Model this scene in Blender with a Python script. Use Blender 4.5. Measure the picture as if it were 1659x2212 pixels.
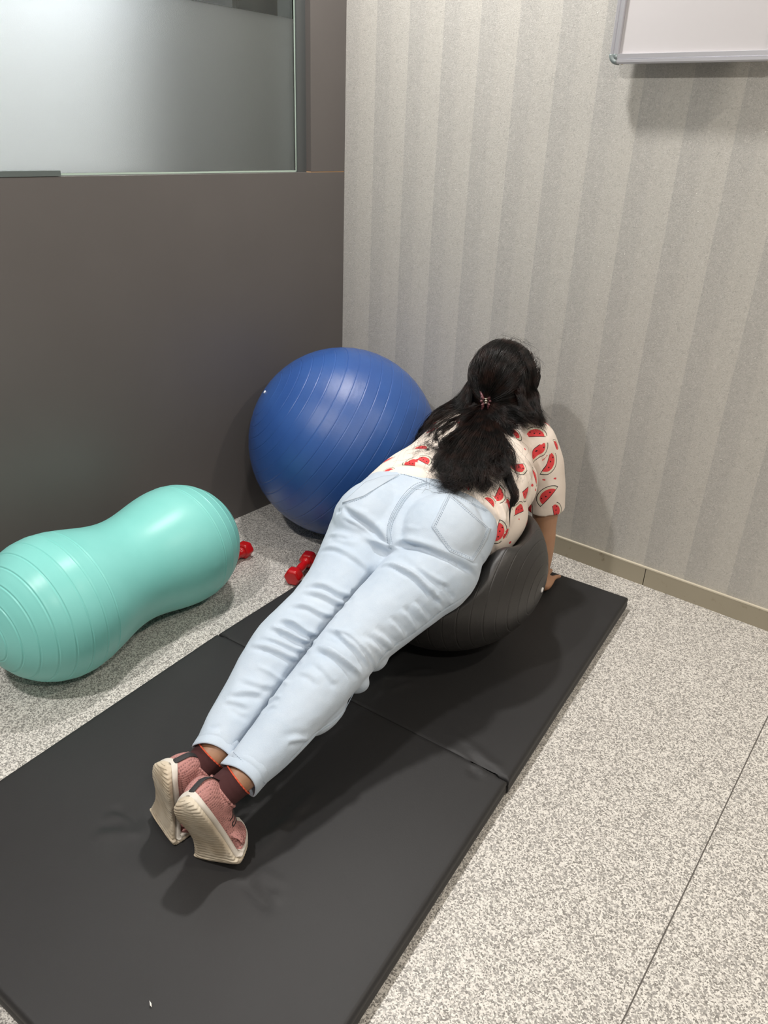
import bpy, bmesh, math, random
import numpy as np
from mathutils import Vector, Matrix
from mathutils.bvhtree import BVHTree
from mathutils import noise as mnoise

for o in list(bpy.data.objects): bpy.data.objects.remove(o, do_unlink=True)
SC = bpy.context.scene
COL = SC.collection
PI = math.pi
random.seed(7); RNG = np.random.default_rng(7)

# ------------------------------------------------------------------ camera
FPX = 1662.9
RC = np.array([[0.77920184, 0.62572216, 0.03628063], [-0.30203271, 0.32413566, 0.89650004], [0.54920009, -0.70951241, 0.44155566]])
CP = np.array([1.9841, -2.2532, 1.3])
cam_d = bpy.data.cameras.new('camera'); cam = bpy.data.objects.new('camera', cam_d); COL.objects.link(cam)
cam_d.sensor_fit = 'HORIZONTAL'; cam_d.sensor_width = 36.0; cam_d.lens = 36.0 * FPX / 1659.0; cam_d.clip_start = 0.05
Mw = Matrix(RC.T.tolist()).to_4x4(); Mw.translation = Vector(CP); cam.matrix_world = Mw
SC.camera = cam

# ------------------------------------------------------------------ light, exposure
SC.view_settings.view_transform = 'Standard'; SC.view_settings.look = 'None'
SC.view_settings.gamma = 1.0; SC.view_settings.use_curve_mapping = False
SC.view_settings.exposure = -0.25
world = bpy.data.worlds.new('world'); SC.world = world; world.use_nodes = True
world.node_tree.nodes['Background'].inputs[0].default_value = (0.75, 0.8, 0.9, 1)
world.node_tree.nodes['Background'].inputs[1].default_value = 0.02
ZC = 2.65
LAMPS = [((0.53, -0.53), 40, (1.0, 0.965, 0.93)), ((0.73, -2.54), 50, (1.0, 0.965, 0.93)),
         ((2.72, -0.52), 27, (1.0, 0.90, 0.78)), ((2.92, -2.56), 42, (1.0, 0.93, 0.84))]

# ------------------------------------------------------------------ helpers
def pxray(p):
    v = RC.T @ np.array([p[0] - 829.5, -(p[1] - 1106.0), -FPX]); return v / np.linalg.norm(v)
def onax(p, ax, val):
    r = pxray(p); return CP + r * (val - CP[ax]) / r[ax]

def tag(o, label=None, cat=None, group=None, kind=None):
    if label: o['label'] = label
    if cat: o['category'] = cat
    if group: o['group'] = group
    if kind: o['kind'] = kind
    return o
def empty(name, loc, label, cat, group=None):
    o = bpy.data.objects.new(name, None); COL.objects.link(o); o.location = loc
    o.empty_display_size = 0.05
    bpy.context.view_layer.update()
    return tag(o, label, cat, group)
def link(name, me, m, parent=None, smooth=True):
    o = bpy.data.objects.new(name, me); COL.objects.link(o)
    if m is not None and not me.materials: me.materials.append(m)
    if parent is not None:
        o.parent = parent; o.matrix_parent_inverse = parent.matrix_world.inverted()
    if smooth: me.shade_smooth()
    return o
def mesh(V, F, name='mesh'):
    me = bpy.data.meshes.new(name)
    me.from_pydata([tuple(map(float, v)) for v in V], [], [tuple(int(i) for i in f) for f in F]); me.update()
    return me
def merge(parts):
    V = []; F = []; n = 0
    for v, f in parts:
        v = np.asarray(v, float); V.append(v); F += [tuple(i + n for i in q) for q in f]; n += len(v)
    return np.concatenate(V), F
def box(x0, x1, y0, y1, z0, z1):
    V = np.array([(x, y, z) for x in (x0, x1) for y in (y0, y1) for z in (z0, z1)], float)
    return V, [(0, 1, 3, 2), (4, 6, 7, 5), (0, 4, 5, 1), (2, 3, 7, 6), (0, 2, 6, 4), (1, 5, 7, 3)]
def crom(P, n):
    P = np.asarray(P, float); m = len(P)
    Q = np.vstack([2 * P[0] - P[1], P, 2 * P[-1] - P[-2]]); out = []
    t = np.linspace(0, m - 1, n)
    for x in t:
        i = min(int(x), m - 2); u = x - i; a, b, c, d = Q[i:i + 4]
        out.append(0.5 * ((2 * b) + (-a + c) * u + (2 * a - 5 * b + 4 * c - d) * u * u + (-a + 3 * b - 3 * c + d) * u ** 3))
    return np.array(out)
def rings(R, caps=True, closed=True):
    """R: (m, n, 3) rings -> verts, faces"""
    m, n = R.shape[:2]; V = R.reshape(-1, 3); F = []
    for i in range(m - 1):
        for j in range(n if closed else n - 1):
            k = (j + 1) % n; F.append((i * n + j, i * n + k, (i + 1) * n + k, (i + 1) * n + j))
    if caps:
        c0 = len(V); V = np.vstack([V, R[0].mean(0), R[-1].mean(0)])
        for j in range(n):
            k = (j + 1) % n; F.append((c0, k, j)); F.append((c0 + 1, (m - 1) * n + j, (m - 1) * n + k))
    return V, F
def tube(P, rad, n=10, up=(0, 0, 1), flat=1.0, caps=True, fine=None):
    """tapered tube along P; flat scales the radius along the up-ish axis"""
    P = np.asarray(P, float); rad = np.broadcast_to(np.asarray(rad, float), (len(P),))
    if fine:
        rr = crom(np.stack([rad, rad, rad], 1), fine)[:, 0]; P = crom(P, fine); rad = rr
    T = np.gradient(P, axis=0); T /= np.linalg.norm(T, axis=1)[:, None] + 1e-12
    U = np.array(up, float); out = []
    for p, t, r in zip(P, T, rad):
        a = np.cross(t, U)
        if np.linalg.norm(a) < 1e-3: a = np.cross(t, np.array([1., 0.3, 0]))
        a /= np.linalg.norm(a); b = np.cross(a, t)
        th = np.linspace(0, 2 * PI, n, endpoint=False)
        out.append(p + r * np.cos(th)[:, None] * a + r * flat * np.sin(th)[:, None] * b)
    return rings(np.array(out), caps)
def loft(S, n=40, fine=None, caps=True):
    """S: list of (center, half-width vector, half-thickness vector[, exponent])"""
    A = np.array([np.concatenate([s[0], s[1], s[2], [s[3] if len(s) > 3 else 2.0]]) for s in S], float)
    if fine: A = crom(A, fine)
    th = np.linspace(0, 2 * PI, n, endpoint=False); out = []
    for a in A:
        e = 2.0 / a[9]; c = np.sign(np.cos(th)) * np.abs(np.cos(th)) ** e; s = np.sign(np.sin(th)) * np.abs(np.sin(th)) ** e
        out.append(a[:3] + c[:, None] * a[3:6] + s[:, None] * a[6:9])
    return rings(np.array(out), caps)
def ellipsoid(c, r, rot=None, nu=24, nv=16):
    V = []
    for i in range(1, nv):
        ph = PI * i / nv
        for j in range(nu):
            th = 2 * PI * j / nu; V.append((math.sin(ph) * math.cos(th), math.sin(ph) * math.sin(th), math.cos(ph)))
    V += [(0, 0, 1), (0, 0, -1)]; V = np.array(V) * np.array(r)
    if rot is not None: V = V @ np.array(rot).T
    V = V + np.array(c); F = []
    for i in range(nv - 2):
        for j in range(nu):
            k = (j + 1) % nu; F.append((i * nu + j, (i + 1) * nu + j, (i + 1) * nu + k, i * nu + k))
    a = len(V) - 2
    for j in range(nu):
        k = (j + 1) % nu; F.append((a, j, k)); F.append((a + 1, (nv - 2) * nu + k, (nv - 2) * nu + j))
    return V, F
def union(parts, voxel, smooth=4):
    V, F = merge(parts); me = mesh(V, F)
    bm = bmesh.new(); bm.from_mesh(me); bmesh.ops.recalc_face_normals(bm, faces=bm.faces); bm.to_mesh(me); bm.free()
    o = bpy.data.objects.new('tmp', me); COL.objects.link(o)
    r = o.modifiers.new('r', 'REMESH'); r.mode = 'VOXEL'; r.voxel_size = voxel
    if smooth:
        s = o.modifiers.new('s', 'SMOOTH'); s.factor = 0.5; s.iterations = smooth
    dg = bpy.context.evaluated_depsgraph_get(); out = bpy.data.meshes.new_from_object(o.evaluated_get(dg))
    bpy.data.objects.remove(o, do_unlink=True)
    return out
def getv(me):
    a = np.zeros(len(me.vertices) * 3); me.vertices.foreach_get('co', a); return a.reshape(-1, 3)
def getn(me):
    a = np.zeros(len(me.vertices) * 3); me.vertices.foreach_get('normal', a); return a.reshape(-1, 3)
def setv(me, V):
    me.vertices.foreach_set('co', V.ravel()); me.update()
def bvh(me):
    return BVHTree.FromPolygons([v.co.copy() for v in me.vertices], [tuple(p.vertices) for p in me.polygons])
def hit(tree, p, default_y=None):
    r = tree.ray_cast(Vector(CP), Vector(pxray(p)))
    if r[0] is None:
        return (None, None, None) if default_y is None else (onax(p, 1, default_y), np.array([0, 0, 1.]), None)
    return np.array(r[0]), np.array(r[1]), r[3]
def dens(poly, step=4.0):
    poly = np.asarray(poly, float); L = np.linalg.norm(np.diff(poly, axis=0), axis=1).sum()
    n = max(4, int(L / step)); return crom(poly, n) if len(poly) > 2 else np.linspace(poly[0], poly[1], n)
def surf_line(tree, poly, step=4.0, off=0.0):
    out = []
    for p in dens(poly, step):
        h, n, _ = hit(tree, p)
        if h is not None:
            if n @ pxray(p) > 0: n = -n
            out.append((h + n * off, n))
    return out
def crease(me, tree, folds):
    """each fold: (pixel polyline, amplitude m, width m, mode) mode 'r' ridge, 'v' valley, 's' step"""
    V = getv(me); N = getn(me); D = np.zeros(len(V))
    for poly, amp, w, mode in folds:
        if w > 0.005: w *= 0.78; amp *= 0.92
        L = surf_line(tree, poly)
        if len(L) < 3: continue
        P = np.array([l[0] for l in L]); reach = 3.2 * w
        lo = P.min(0) - reach; hi = P.max(0) + reach
        idx = np.where(((V > lo) & (V < hi)).all(1))[0]
        if len(idx) == 0: continue
        Q = V[idx]; d = np.linalg.norm(Q[:, None] - P[None], axis=2); j = d.argmin(1); dm = d[np.arange(len(idx)), j]
        T = np.gradient(P, axis=0); T /= np.linalg.norm(T, axis=1)[:, None]
        nn = np.array([l[1] for l in L]); side = np.cross(nn, T)
        s = np.einsum('ij,ij->i', Q - P[j], side[j]); along = np.einsum('ij,ij->i', Q - P[j], T[j])
        u = j / (len(P) - 1); tap = np.clip(np.sin(PI * np.clip(u, 0.0, 1.0)) * 1.5, 0, 1) * np.exp(-(along / w) ** 2)
        ok = (np.einsum('ij,ij->i', N[idx], nn[j]) > 0.0)
        if mode == 'r': f = np.exp(-(s / w) ** 2)
        elif mode == 'v': f = -np.exp(-(s / w) ** 2)
        else: f = (s / w) * np.exp(0.5 - 0.5 * (s / w) ** 2)
        D[idx] += amp * f * tap * ok * (dm < reach)
    setv(me, V + N * D[:, None])

# ------------------------------------------------------------------ node helpers
class Mat:
    def __init__(self, name):
        self.m = bpy.data.materials.new(name); self.m.use_nodes = True; self.t = self.m.node_tree
        self.b = self.t.nodes['Principled BSDF']; self.out = self.t.nodes['Material Output']
    def n(self, typ, **k):
        nd = self.t.nodes.new(typ)
        for a, v in k.items():
            if a == 'i':
                for q, x in v.items():
                    if isinstance(x, bpy.types.NodeSocket): self.t.links.new(x, nd.inputs[q])
                    else: nd.inputs[q].default_value = x
            else: setattr(nd, a, v)
        return nd
    def math(self, op, a, b=0.0, c=None):
        i = {0: a, 1: b}
        if c is not None: i[2] = c
        return self.n('ShaderNodeMath', operation=op, i=i).outputs[0]
    def mix(self, f, a, b, mode='MIX'):
        nd = self.t.nodes.new('ShaderNodeMix'); nd.data_type = 'RGBA'; nd.blend_type = mode
        for s, x in ((nd.inputs[0], f), (nd.inputs[6], a), (nd.inputs[7], b)):
            if isinstance(x, bpy.types.NodeSocket): self.t.links.new(x, s)
            else: s.default_value = x if isinstance(x, float) or isinstance(x, int) else (*x[:3], 1)
        return nd.outputs[2]
    def ramp(self, f, stops, interp='LINEAR'):
        nd = self.t.nodes.new('ShaderNodeValToRGB'); nd.color_ramp.interpolation = interp; e = nd.color_ramp.elements
        while len(e) < len(stops): e.new(0.5)
        for k, (p, c) in enumerate(stops):
            e[k].position = p; e[k].color = (c, c, c, 1) if isinstance(c, (int, float)) else (*c[:3], 1)
        self.t.links.new(f, nd.inputs[0]); return nd.outputs[0]
    def coord(self, which='Object'): return self.n('ShaderNodeTexCoord').outputs[which]
    def noise(self, vec, scale, detail=3, rough=0.5, dist=0.0, out='Fac'):
        return self.n('ShaderNodeTexNoise', i={'Vector': vec, 'Scale': scale, 'Detail': detail, 'Roughness': rough, 'Distortion': dist}).outputs[out]
    def set(self, **k):
        for a, v in k.items():
            s = self.b.inputs[a.replace('_', ' ')]
            if isinstance(v, bpy.types.NodeSocket): self.t.links.new(v, s)
            elif isinstance(v, tuple): s.default_value = (*v[:3], 1)
            else: s.default_value = v
        return self
    def bump(self, h, strength=0.3, dist=0.001):
        o = self.n('ShaderNodeBump', i={'Height': h, 'Strength': strength, 'Distance': dist}).outputs[0]
        self.t.links.new(o, self.b.inputs['Normal']); return self
def flat(name, col, rough=0.5, metal=0.0, **k):
    a = Mat(name); a.set(Base_Color=col, Roughness=rough, Metallic=metal, **k); return a.m

# ------------------------------------------------------------------ materials
# speckled vinyl floor
a = Mat('speckled_vinyl'); co = a.coord()
w1 = a.noise(co, 110, 2, out='Color')
vv = a.n('ShaderNodeVectorMath', operation='ADD', i={0: co, 1: a.n('ShaderNodeVectorMath', operation='SCALE', i={0: w1, 'Scale': 0.005}).outputs[0]}).outputs[0]
vo = a.n('ShaderNodeTexVoronoi', i={'Vector': vv, 'Scale': 400.0, 'Randomness': 1.0})
vr = a.n('ShaderNodeSeparateColor', i={0: vo.outputs['Color']}).outputs[0]
c1 = a.ramp(vr, [(0.0, (0.20, 0.19, 0.175)), (0.17, (0.33, 0.315, 0.29)), (0.34, (0.50, 0.48, 0.45)), (0.55, (0.66, 0.635, 0.595)), (0.8, (0.735, 0.71, 0.665))], 'CONSTANT')
v2 = a.n('ShaderNodeTexVoronoi', i={'Vector': vv, 'Scale': 230.0})
v2r = a.n('ShaderNodeSeparateColor', i={0: v2.outputs['Color']}).outputs[1]
c1 = a.mix(a.ramp(v2r, [(0.0, 0.75), (0.13, 0.0)], 'CONSTANT'), c1, (0.27, 0.26, 0.245))
a.set(Base_Color=c1, Roughness=0.42); a.b.inputs['Specular IOR Level'].default_value = 0.35
M_FLOOR = a.m
# striped fibre wallpaper
a = Mat('fibre_wallpaper'); co = a.coord(); xyz = a.n('ShaderNodeSeparateXYZ', i={0: co})
st = a.math('FRACT', a.math('DIVIDE', a.math('SUBTRACT', a.math('ADD', xyz.outputs[0], 1.318), 0.395), 0.1318))
st = a.ramp(st, [(0.0, 0.0), (0.40, 0.22), (0.50, 0.62), (0.985, 1.0), (1.0, 0.2)])
big = a.n('ShaderNodeTexNoise', noise_dimensions='1D', i={'W': a.math('MULTIPLY', xyz.outputs[0], 1.6), 'Scale': 2.0}).outputs[0]
f1 = a.noise(co, 260, 3, 0.7, 1.0); f2 = a.noise(co, 9, 4, 0.6)
def fibre(off, sc, wd):
    c_ = a.n('ShaderNodeVectorMath', operation='ADD', i={0: co, 1: off}).outputs[0]
    return a.math('LESS_THAN', a.math('ABSOLUTE', a.math('SUBTRACT', a.noise(c_, sc, 2, 0.5, 1.6), 0.5)), wd)
cc = a.mix(st, (0.42, 0.408, 0.382), (0.54, 0.52, 0.472))
cc = a.mix(a.math('MULTIPLY', f2, 0.35), cc, (0.43, 0.42, 0.395))
cc = a.mix(a.math('MULTIPLY', fibre((3, 1, 2), 62, 0.016), 0.40), cc, (0.25, 0.24, 0.225)); cc = a.mix(a.math('MULTIPLY', fibre((7, 5, 1), 80, 0.014), 0.35), cc, (0.25, 0.24, 0.225))
cc = a.mix(a.math('MULTIPLY', fibre((1, 9, 4), 70, 0.020), 0.38), cc, (0.66, 0.64, 0.60)); cc = a.mix(a.math('MULTIPLY', fibre((5, 2, 8), 95, 0.020), 0.30), cc, (0.66, 0.64, 0.60))
cc = a.mix(a.math('MULTIPLY', f1, 0.25), cc, (0.36, 0.35, 0.33))
sp = a.n('ShaderNodeTexVoronoi', i={'Vector': co, 'Scale': 22.0}).outputs['Distance']
spk = a.ramp(sp, [(0.0, 1.0), (0.018, 1.0), (0.03, 0.0)])
cc = a.mix(spk, cc, (0.9, 0.88, 0.84))
a.set(Base_Color=cc, Roughness=0.75); a.bump(f1, 0.5, 0.002); M_PAPER = a.m
# warm grey laminate
a = Mat('grey_laminate'); co = a.coord(); f = a.noise(co, 4, 3); g = a.noise(co, 350, 2)
a.set(Base_Color=a.mix(f, (0.100, 0.090, 0.085), (0.116, 0.105, 0.099)), Roughness=a.math('ADD', 0.40, a.math('MULTIPLY', g, 0.08)))
a.b.inputs['Specular IOR Level'].default_value = 0.45; a.bump(g, 0.04, 0.0005); M_LAM = a.m
M_WHITE = flat('white_paint', (0.60, 0.59, 0.57), 0.7)
M_NWALL = flat('neighbour_paint', (0.8, 0.8, 0.8), 0.7)
M_BACKWALL = flat('cream_paint', (0.36, 0.35, 0.33), 0.7)
M_TRIMDARK = flat('dark_reveal', (0.07, 0.075, 0.075), 0.35)
M_EDGE = flat('ply_edge', (0.55, 0.33, 0.17), 0.6)
a = Mat('skirting_tile'); co = a.coord(); f = a.noise(co, 25, 5, 0.65)
a.set(Base_Color=a.mix(a.ramp(f, [(0.60, 0.0), (0.72, 0.7)]), (0.335, 0.30, 0.225), (0.17, 0.14, 0.09)), Roughness=0.4); M_SKIRT = a.m
M_SKTOP = flat('skirting_top_edge', (0.60, 0.55, 0.44), 0.5)
M_GAP = flat('grout', (0.14, 0.11, 0.08), 0.8)
# glass
a = Mat('clear_glass'); a.set(Base_Color=(0.86, 0.95, 0.91), Roughness=0.0, Transmission_Weight=1.0, IOR=1.45); M_GLASS = a.m
a = Mat('frosted_glass'); co = a.coord(); g = a.noise(a.n('ShaderNodeVectorMath', operation='MULTIPLY', i={0: co, 1: (1, 1, 3.2)}).outputs[0], 260, 3)
a.set(Base_Color=(0.80, 0.85, 0.815), Roughness=0.44, Transmission_Weight=0.95, IOR=1.4); a.bump(g, 0.35, 0.001); M_FROST = a.m
M_GEDGE = flat('glass_edge', (0.40, 0.50, 0.43), 0.15)
# whiteboard
M_BOARD = flat('whiteboard_face', (0.56, 0.54, 0.55), 0.3)
M_ALU = flat('anodised_aluminium', (0.62, 0.62, 0.66), 0.32, 0.7)
M_CORNER = flat('grey_plastic', (0.22, 0.26, 0.26), 0.35)
# balls
def ballmat(name, col, col2, rough, bumpf=0.12, spec=0.5):
    a = Mat(name); co = a.coord(); f = a.noise(co, 6, 4); g = a.noise(co, 950, 2)
    a.set(Base_Color=a.mix(a.ramp(f, [(0.35, 0.0), (0.7, 1.0)]), col, col2), Roughness=rough)
    a.b.inputs['Specular IOR Level'].default_value = spec; a.bump(g, bumpf, 0.0008); return a.m
M_BLUE = ballmat('blue_vinyl', (0.024, 0.080, 0.285), (0.032, 0.10, 0.33), 0.25, 0.45, 0.55)
M_TEAL = ballmat('teal_vinyl', (0.235, 0.63, 0.585), (0.205, 0.585, 0.54), 0.34, 0.10, 0.35)
M_BLACKB = ballmat('black_vinyl', (0.026, 0.025, 0.024), (0.032, 0.03, 0.029), 0.34, 0.45)
M_PLUG = flat('white_plug', (0.85, 0.85, 0.85), 0.4)
a = Mat('mat_leatherette'); co = a.coord(); g = a.noise(co, 330, 3); f = a.noise(co, 5, 3)
a.set(Base_Color=a.mix(f, (0.019, 0.0185, 0.019), (0.025, 0.0245, 0.0252)), Roughness=0.52); a.b.inputs['Specular IOR Level'].default_value = 0.36
a.bump(g, 0.18, 0.0008); M_MAT = a.m
M_MATEDGE = flat('mat_edge_piping', (0.035, 0.033, 0.03), 0.4)
M_RED = flat('red_dip_vinyl', (0.50, 0.006, 0.008), 0.28, Coat_Weight=0.3)
M_PAPER_BIT = flat('paper_scrap', (0.8, 0.78, 0.74), 0.8)
# skin
a = Mat('skin'); co = a.coord(); f = a.noise(co, 18, 4)
a.set(Base_Color=a.mix(f, (0.40, 0.215, 0.125), (0.47, 0.265, 0.16)), Roughness=0.48, Subsurface_Weight=0.12, Subsurface_Radius=(0.02, 0.008, 0.004)) if False else a.set(Base_Color=a.mix(f, (0.40, 0.215, 0.125), (0.47, 0.265, 0.16)), Roughness=0.48)
a.b.inputs['Subsurface Weight'].default_value = 0.1; a.b.inputs['Subsurface Radius'].default_value = (0.02, 0.008, 0.004); a.b.inputs['Subsurface Scale'].default_value = 0.5
M_SKIN = a.m
# denim
def denim(name, c1, c2):
    a = Mat(name); co = a.coord(); f = a.noise(co, 7, 5, 0.6); g = a.noise(co, 500, 2); h = a.noise(co, 60, 4, 0.7)
    c = a.mix(a.ramp(f, [(0.3, 0.0), (0.7, 1.0)]), c1, c2); c = a.mix(a.math('MULTIPLY', h, 0.25), c, (0.68, 0.72, 0.75))
    a.set(Base_Color=c, Roughness=0.85); a.b.inputs['Sheen Weight'].default_value = 0.15; a.bump(a.math('ADD', g, a.math('MULTIPLY', h, 0.6)), 0.35, 0.001); return a.m
M_DENIM = denim('washed_denim', (0.405, 0.50, 0.615), (0.505, 0.585, 0.68))
M_POCKET = denim('pocket_denim', (0.42, 0.50, 0.595), (0.475, 0.55, 0.64))
M_STITCH = flat('blue_thread', (0.27, 0.34, 0.43), 0.8)
M_SEAM = denim('seam_denim', (0.25, 0.33, 0.42), (0.33, 0.41, 0.50))
# shirt with watermelon print (pattern coordinates come from the mesh attribute)
a = Mat('watermelon_print'); at = a.n('ShaderNodeAttribute', attribute_name='pat')
sx = a.n('ShaderNodeSeparateXYZ', i={0: at.outputs['Vector']}); u, v, k = sx.outputs
uu = a.math('MULTIPLY', u, 1.0)
rad = a.math('SQRT', a.math('ADD', a.math('POWER', a.math('ABSOLUTE', u), 2.0), a.math('POWER', a.math('MULTIPLY', v, 1.22), 2.0)))
def lt(x, t): return a.math('LESS_THAN', x, t)
def gt(x, t): return a.math('GREATER_THAN', x, t)
mask = a.math('MULTIPLY', gt(k, 0.97), lt(k, 1.03))
top = gt(v, 0.0)
red = a.math('MULTIPLY', a.math('MULTIPLY', lt(rad, 0.78), top), mask)
rim_o = a.math('MULTIPLY', a.math('MULTIPLY', lt(rad, 1.0), gt(v, -0.02)), mask)
line = a.math('MULTIPLY', a.math('MULTIPLY', a.math('MULTIPLY', lt(rad, 1.055), gt(rad, 0.99)), gt(v, -0.05)), mask)
line2 = a.math('MULTIPLY', a.math('MULTIPLY', a.math('MULTIPLY', lt(v, 0.0), gt(v, -0.05)), lt(rad, 1.04)), mask)
line = a.math('MAXIMUM', line, line2)
uv2 = a.n('ShaderNodeCombineXYZ', i={0: a.math('ADD', u, 0.13), 1: a.math('ADD', v, 0.16), 2: 0.0}).outputs[0]
sd = a.n('ShaderNodeTexVoronoi', voronoi_dimensions='2D', i={'Vector': uv2, 'Scale': 2.6, 'Randomness': 0.45}).outputs['Distance']
seed = a.math('MULTIPLY', a.math('MULTIPLY', lt(sd, 0.17), lt(rad, 0.7)), a.math('MULTIPLY', red, gt(v, 0.1)))
heart = a.math('MULTIPLY', lt(k, -0.97), lt(rad, 0.8))
co = a.coord(); g = a.noise(co, 600, 2); f = a.noise(co, 14, 3)
c = a.mix(f, (0.80, 0.70, 0.62), (0.85, 0.76, 0.68))
c = a.mix(rim_o, c, (0.74, 0.68, 0.56)); c = a.mix(red, c, (0.72, 0.055, 0.06)); c = a.mix(heart, c, (0.68, 0.06, 0.07))
c = a.mix(line, c, (0.02, 0.018, 0.018)); c = a.mix(seed, c, (0.05, 0.008, 0.01))
a.set(Base_Color=c, Roughness=0.8); a.bump(g, 0.2, 0.0006); M_SHIRT = a.m
# hair
a = Mat('dark_hair'); co = a.coord(); f = a.noise(co, 35, 3)
a.set(Base_Color=a.mix(a.ramp(f, [(0.45, 0.0), (0.75, 1.0)]), (0.0045, 0.0036, 0.0034), (0.030, 0.013, 0.009)), Roughness=0.33)
a.b.inputs['Specular IOR Level'].default_value = 0.4; M_HAIR = a.m
a = Mat('clip_plastic'); a.set(Base_Color=(0.11, 0.035, 0.042), Roughness=0.15, Coat_Weight=0.6); M_CLIP = a.m
M_CLIPM = flat('clip_metal', (0.8, 0.72, 0.62), 0.2, 1.0)
# shoes
a = Mat('pink_knit'); co = a.coord()
vo = a.n('ShaderNodeTexVoronoi', i={'Vector': co, 'Scale': 210.0, 'Randomness': 0.25}).outputs['Distance']
wv = a.noise(co, 30, 3)
c = a.mix(a.ramp(vo, [(0.22, 1.0), (0.40, 0.0)]), (0.47, 0.225, 0.205), (0.20, 0.095, 0.09)); c = a.mix(a.math('MULTIPLY', wv, 0.4), c, (0.38, 0.18, 0.17))
a.set(Base_Color=c, Roughness=0.85); a.bump(vo, 0.8, 0.002); M_KNIT = a.m
a = Mat('cream_rubber'); co = a.coord(); f = a.noise(co, 14, 4)
a.set(Base_Color=a.mix(a.ramp(f, [(0.4, 0.0), (0.75, 1.0)]), (0.60, 0.53, 0.42), (0.44, 0.35, 0.24)), Roughness=0.55); M_SOLE = a.m
M_MIDS = flat('white_foam', (0.62, 0.58, 0.52), 0.5)
M_TAB = flat('black_webbing', (0.022, 0.022, 0.024), 0.7)
M_SOCK = flat('maroon_sock', (0.055, 0.016, 0.017), 0.95)
M_SOCKTRIM = flat('orange_sock_trim', (0.70, 0.11, 0.05), 0.9)
M_SOCKW = flat('white_sock_print', (0.55, 0.50, 0.48), 0.9)

# ------------------------------------------------------------------ the room
def struct(name, parts, m, kind='structure', smooth=False):
    V, F = merge(parts); o = link(name, mesh(V, F), m, smooth=smooth); o['kind'] = kind; return o
struct('floor', [box(-2.6, 4.2, -4.4, 0.12, -0.08, 0.0)], M_FLOOR)
ZW = 1.1697; YG = -0.2125; ZF = 1.6101
struct('wall_right', [box(-0.12, 4.2, 0.0, 0.12, 0.0, ZC)], M_PAPER)
lw = struct('wall_left', [box(-0.12, 0.0, -4.4, 0.0, 0.0, ZW), box(-0.12, 0.0, -0.172, 0.0, ZW + 0.003, ZC), box(-0.12, 0.0, -4.4, -2.05, ZW, ZC)], M_LAM)
o = struct('trim_1', [box(-0.10, -0.001, -0.172, -0.002, ZW - 0.0005, ZW + 0.0032)], M_EDGE)
struct('trim_2', [box(-0.11, -0.022, YG, -0.172, ZW, ZC)], M_TRIMDARK)
struct('wall_back', [box(-0.12, 4.2, -4.5, -4.4, 0, ZC)], M_BACKWALL)
struct('wall_side', [box(4.2, 4.3, -4.4, 0.12, 0, ZC)], M_BACKWALL)
struct('ceiling', [box(-2.6, 4.3, -4.5, 0.12, ZC, ZC + 0.1)], M_WHITE)
# skirting along the right wall, tiles with joints
SK = 0.0669
xs = [0.0, 0.25, 0.80, 1.33, 1.86, 2.39, 2.92, 3.45, 4.2]
o = struct('baseboard_right', [box(x0 + 0.0015, x1 - 0.0015, -0.008, 0.0, 0.0, SK - 0.004) for x0, x1 in zip(xs, xs[1:])], M_SKIRT)
struct('trim_3', [box(0.0, 4.2, -0.0085, 0.0, SK - 0.004, SK)], M_SKTOP)
# floor seam
struct('trim_4', [(np.array([(1.8160, 0, 0.0004), (1.8185, 0, 0.0004), (1.8705, -2.4, 0.0004), (1.8680, -2.4, 0.0004)]), [(0, 3, 2, 1)])], flat('floor_seam', (0.10, 0.09, 0.08), 0.8))
# glazing: frosted pane, clear strip over it
win = bpy.data.objects.new('window_1', None); COL.objects.link(win); win['kind'] = 'structure'
win.location = (-0.03, -1.1, ZW)
bpy.context.view_layer.update()
def wpart(nm, parts, m):
    V, F = merge(parts); return link(nm, mesh(V, F), m, win, smooth=False)
wpart('frosted_pane', [box(-0.042, -0.030, -2.04, YG - 0.004, ZW + 0.006, ZF)], M_FROST)
wpart('clear_pane', [box(-0.042, -0.030, -2.04, YG - 0.004, ZF, ZC - 0.01)], M_GLASS)
wpart('pane_edge', [box(-0.0425, -0.0290, YG - 0.004, YG, ZW + 0.002, ZC - 0.01), box(-0.043, -0.0288, -2.04, YG - 0.004, ZW + 0.001, ZW + 0.006)], M_GEDGE)
wpart('sill_gasket', [box(-0.028, 0.001, -2.04, -1.095, ZW + 0.001, ZW + 0.014)], flat('gasket', (0.10, 0.12, 0.115), 0.4))
# room next door, seen blurred through the frosting
struct('wall_neighbour', [box(-2.6, -2.5, -4.4, 0.12, 0, ZC), box(-2.6, -0.12, 0.0, 0.12, 0, ZC), box(-2.6, -0.12, -4.5, -4.4, 0, ZC)], M_NWALL)
cab = empty('storage_cabinet', (-0.55, -0.15, 0), 'dark grey cabinet standing behind the glass partition near the corner', 'cabinet')
V, F = merge([box(-0.86, -0.24, -0.26, -0.02, 0.0, 2.35)]); link('carcass', mesh(V, F), flat('cabinet_grey', (0.035, 0.034, 0.036), 0.6), cab, False)
V, F = merge([box(-0.85, -0.555, -0.276, -0.262, 0.06, 2.33)]); link('door', mesh(V, F), flat('cabinet_door', (0.04, 0.039, 0.041), 0.6), cab, False)
V, F = merge([box(-0.545, -0.25, -0.276, -0.262, 0.06, 2.33)]); link('door', mesh(V, F), bpy.data.materials['cabinet_door'], cab, False)

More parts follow.
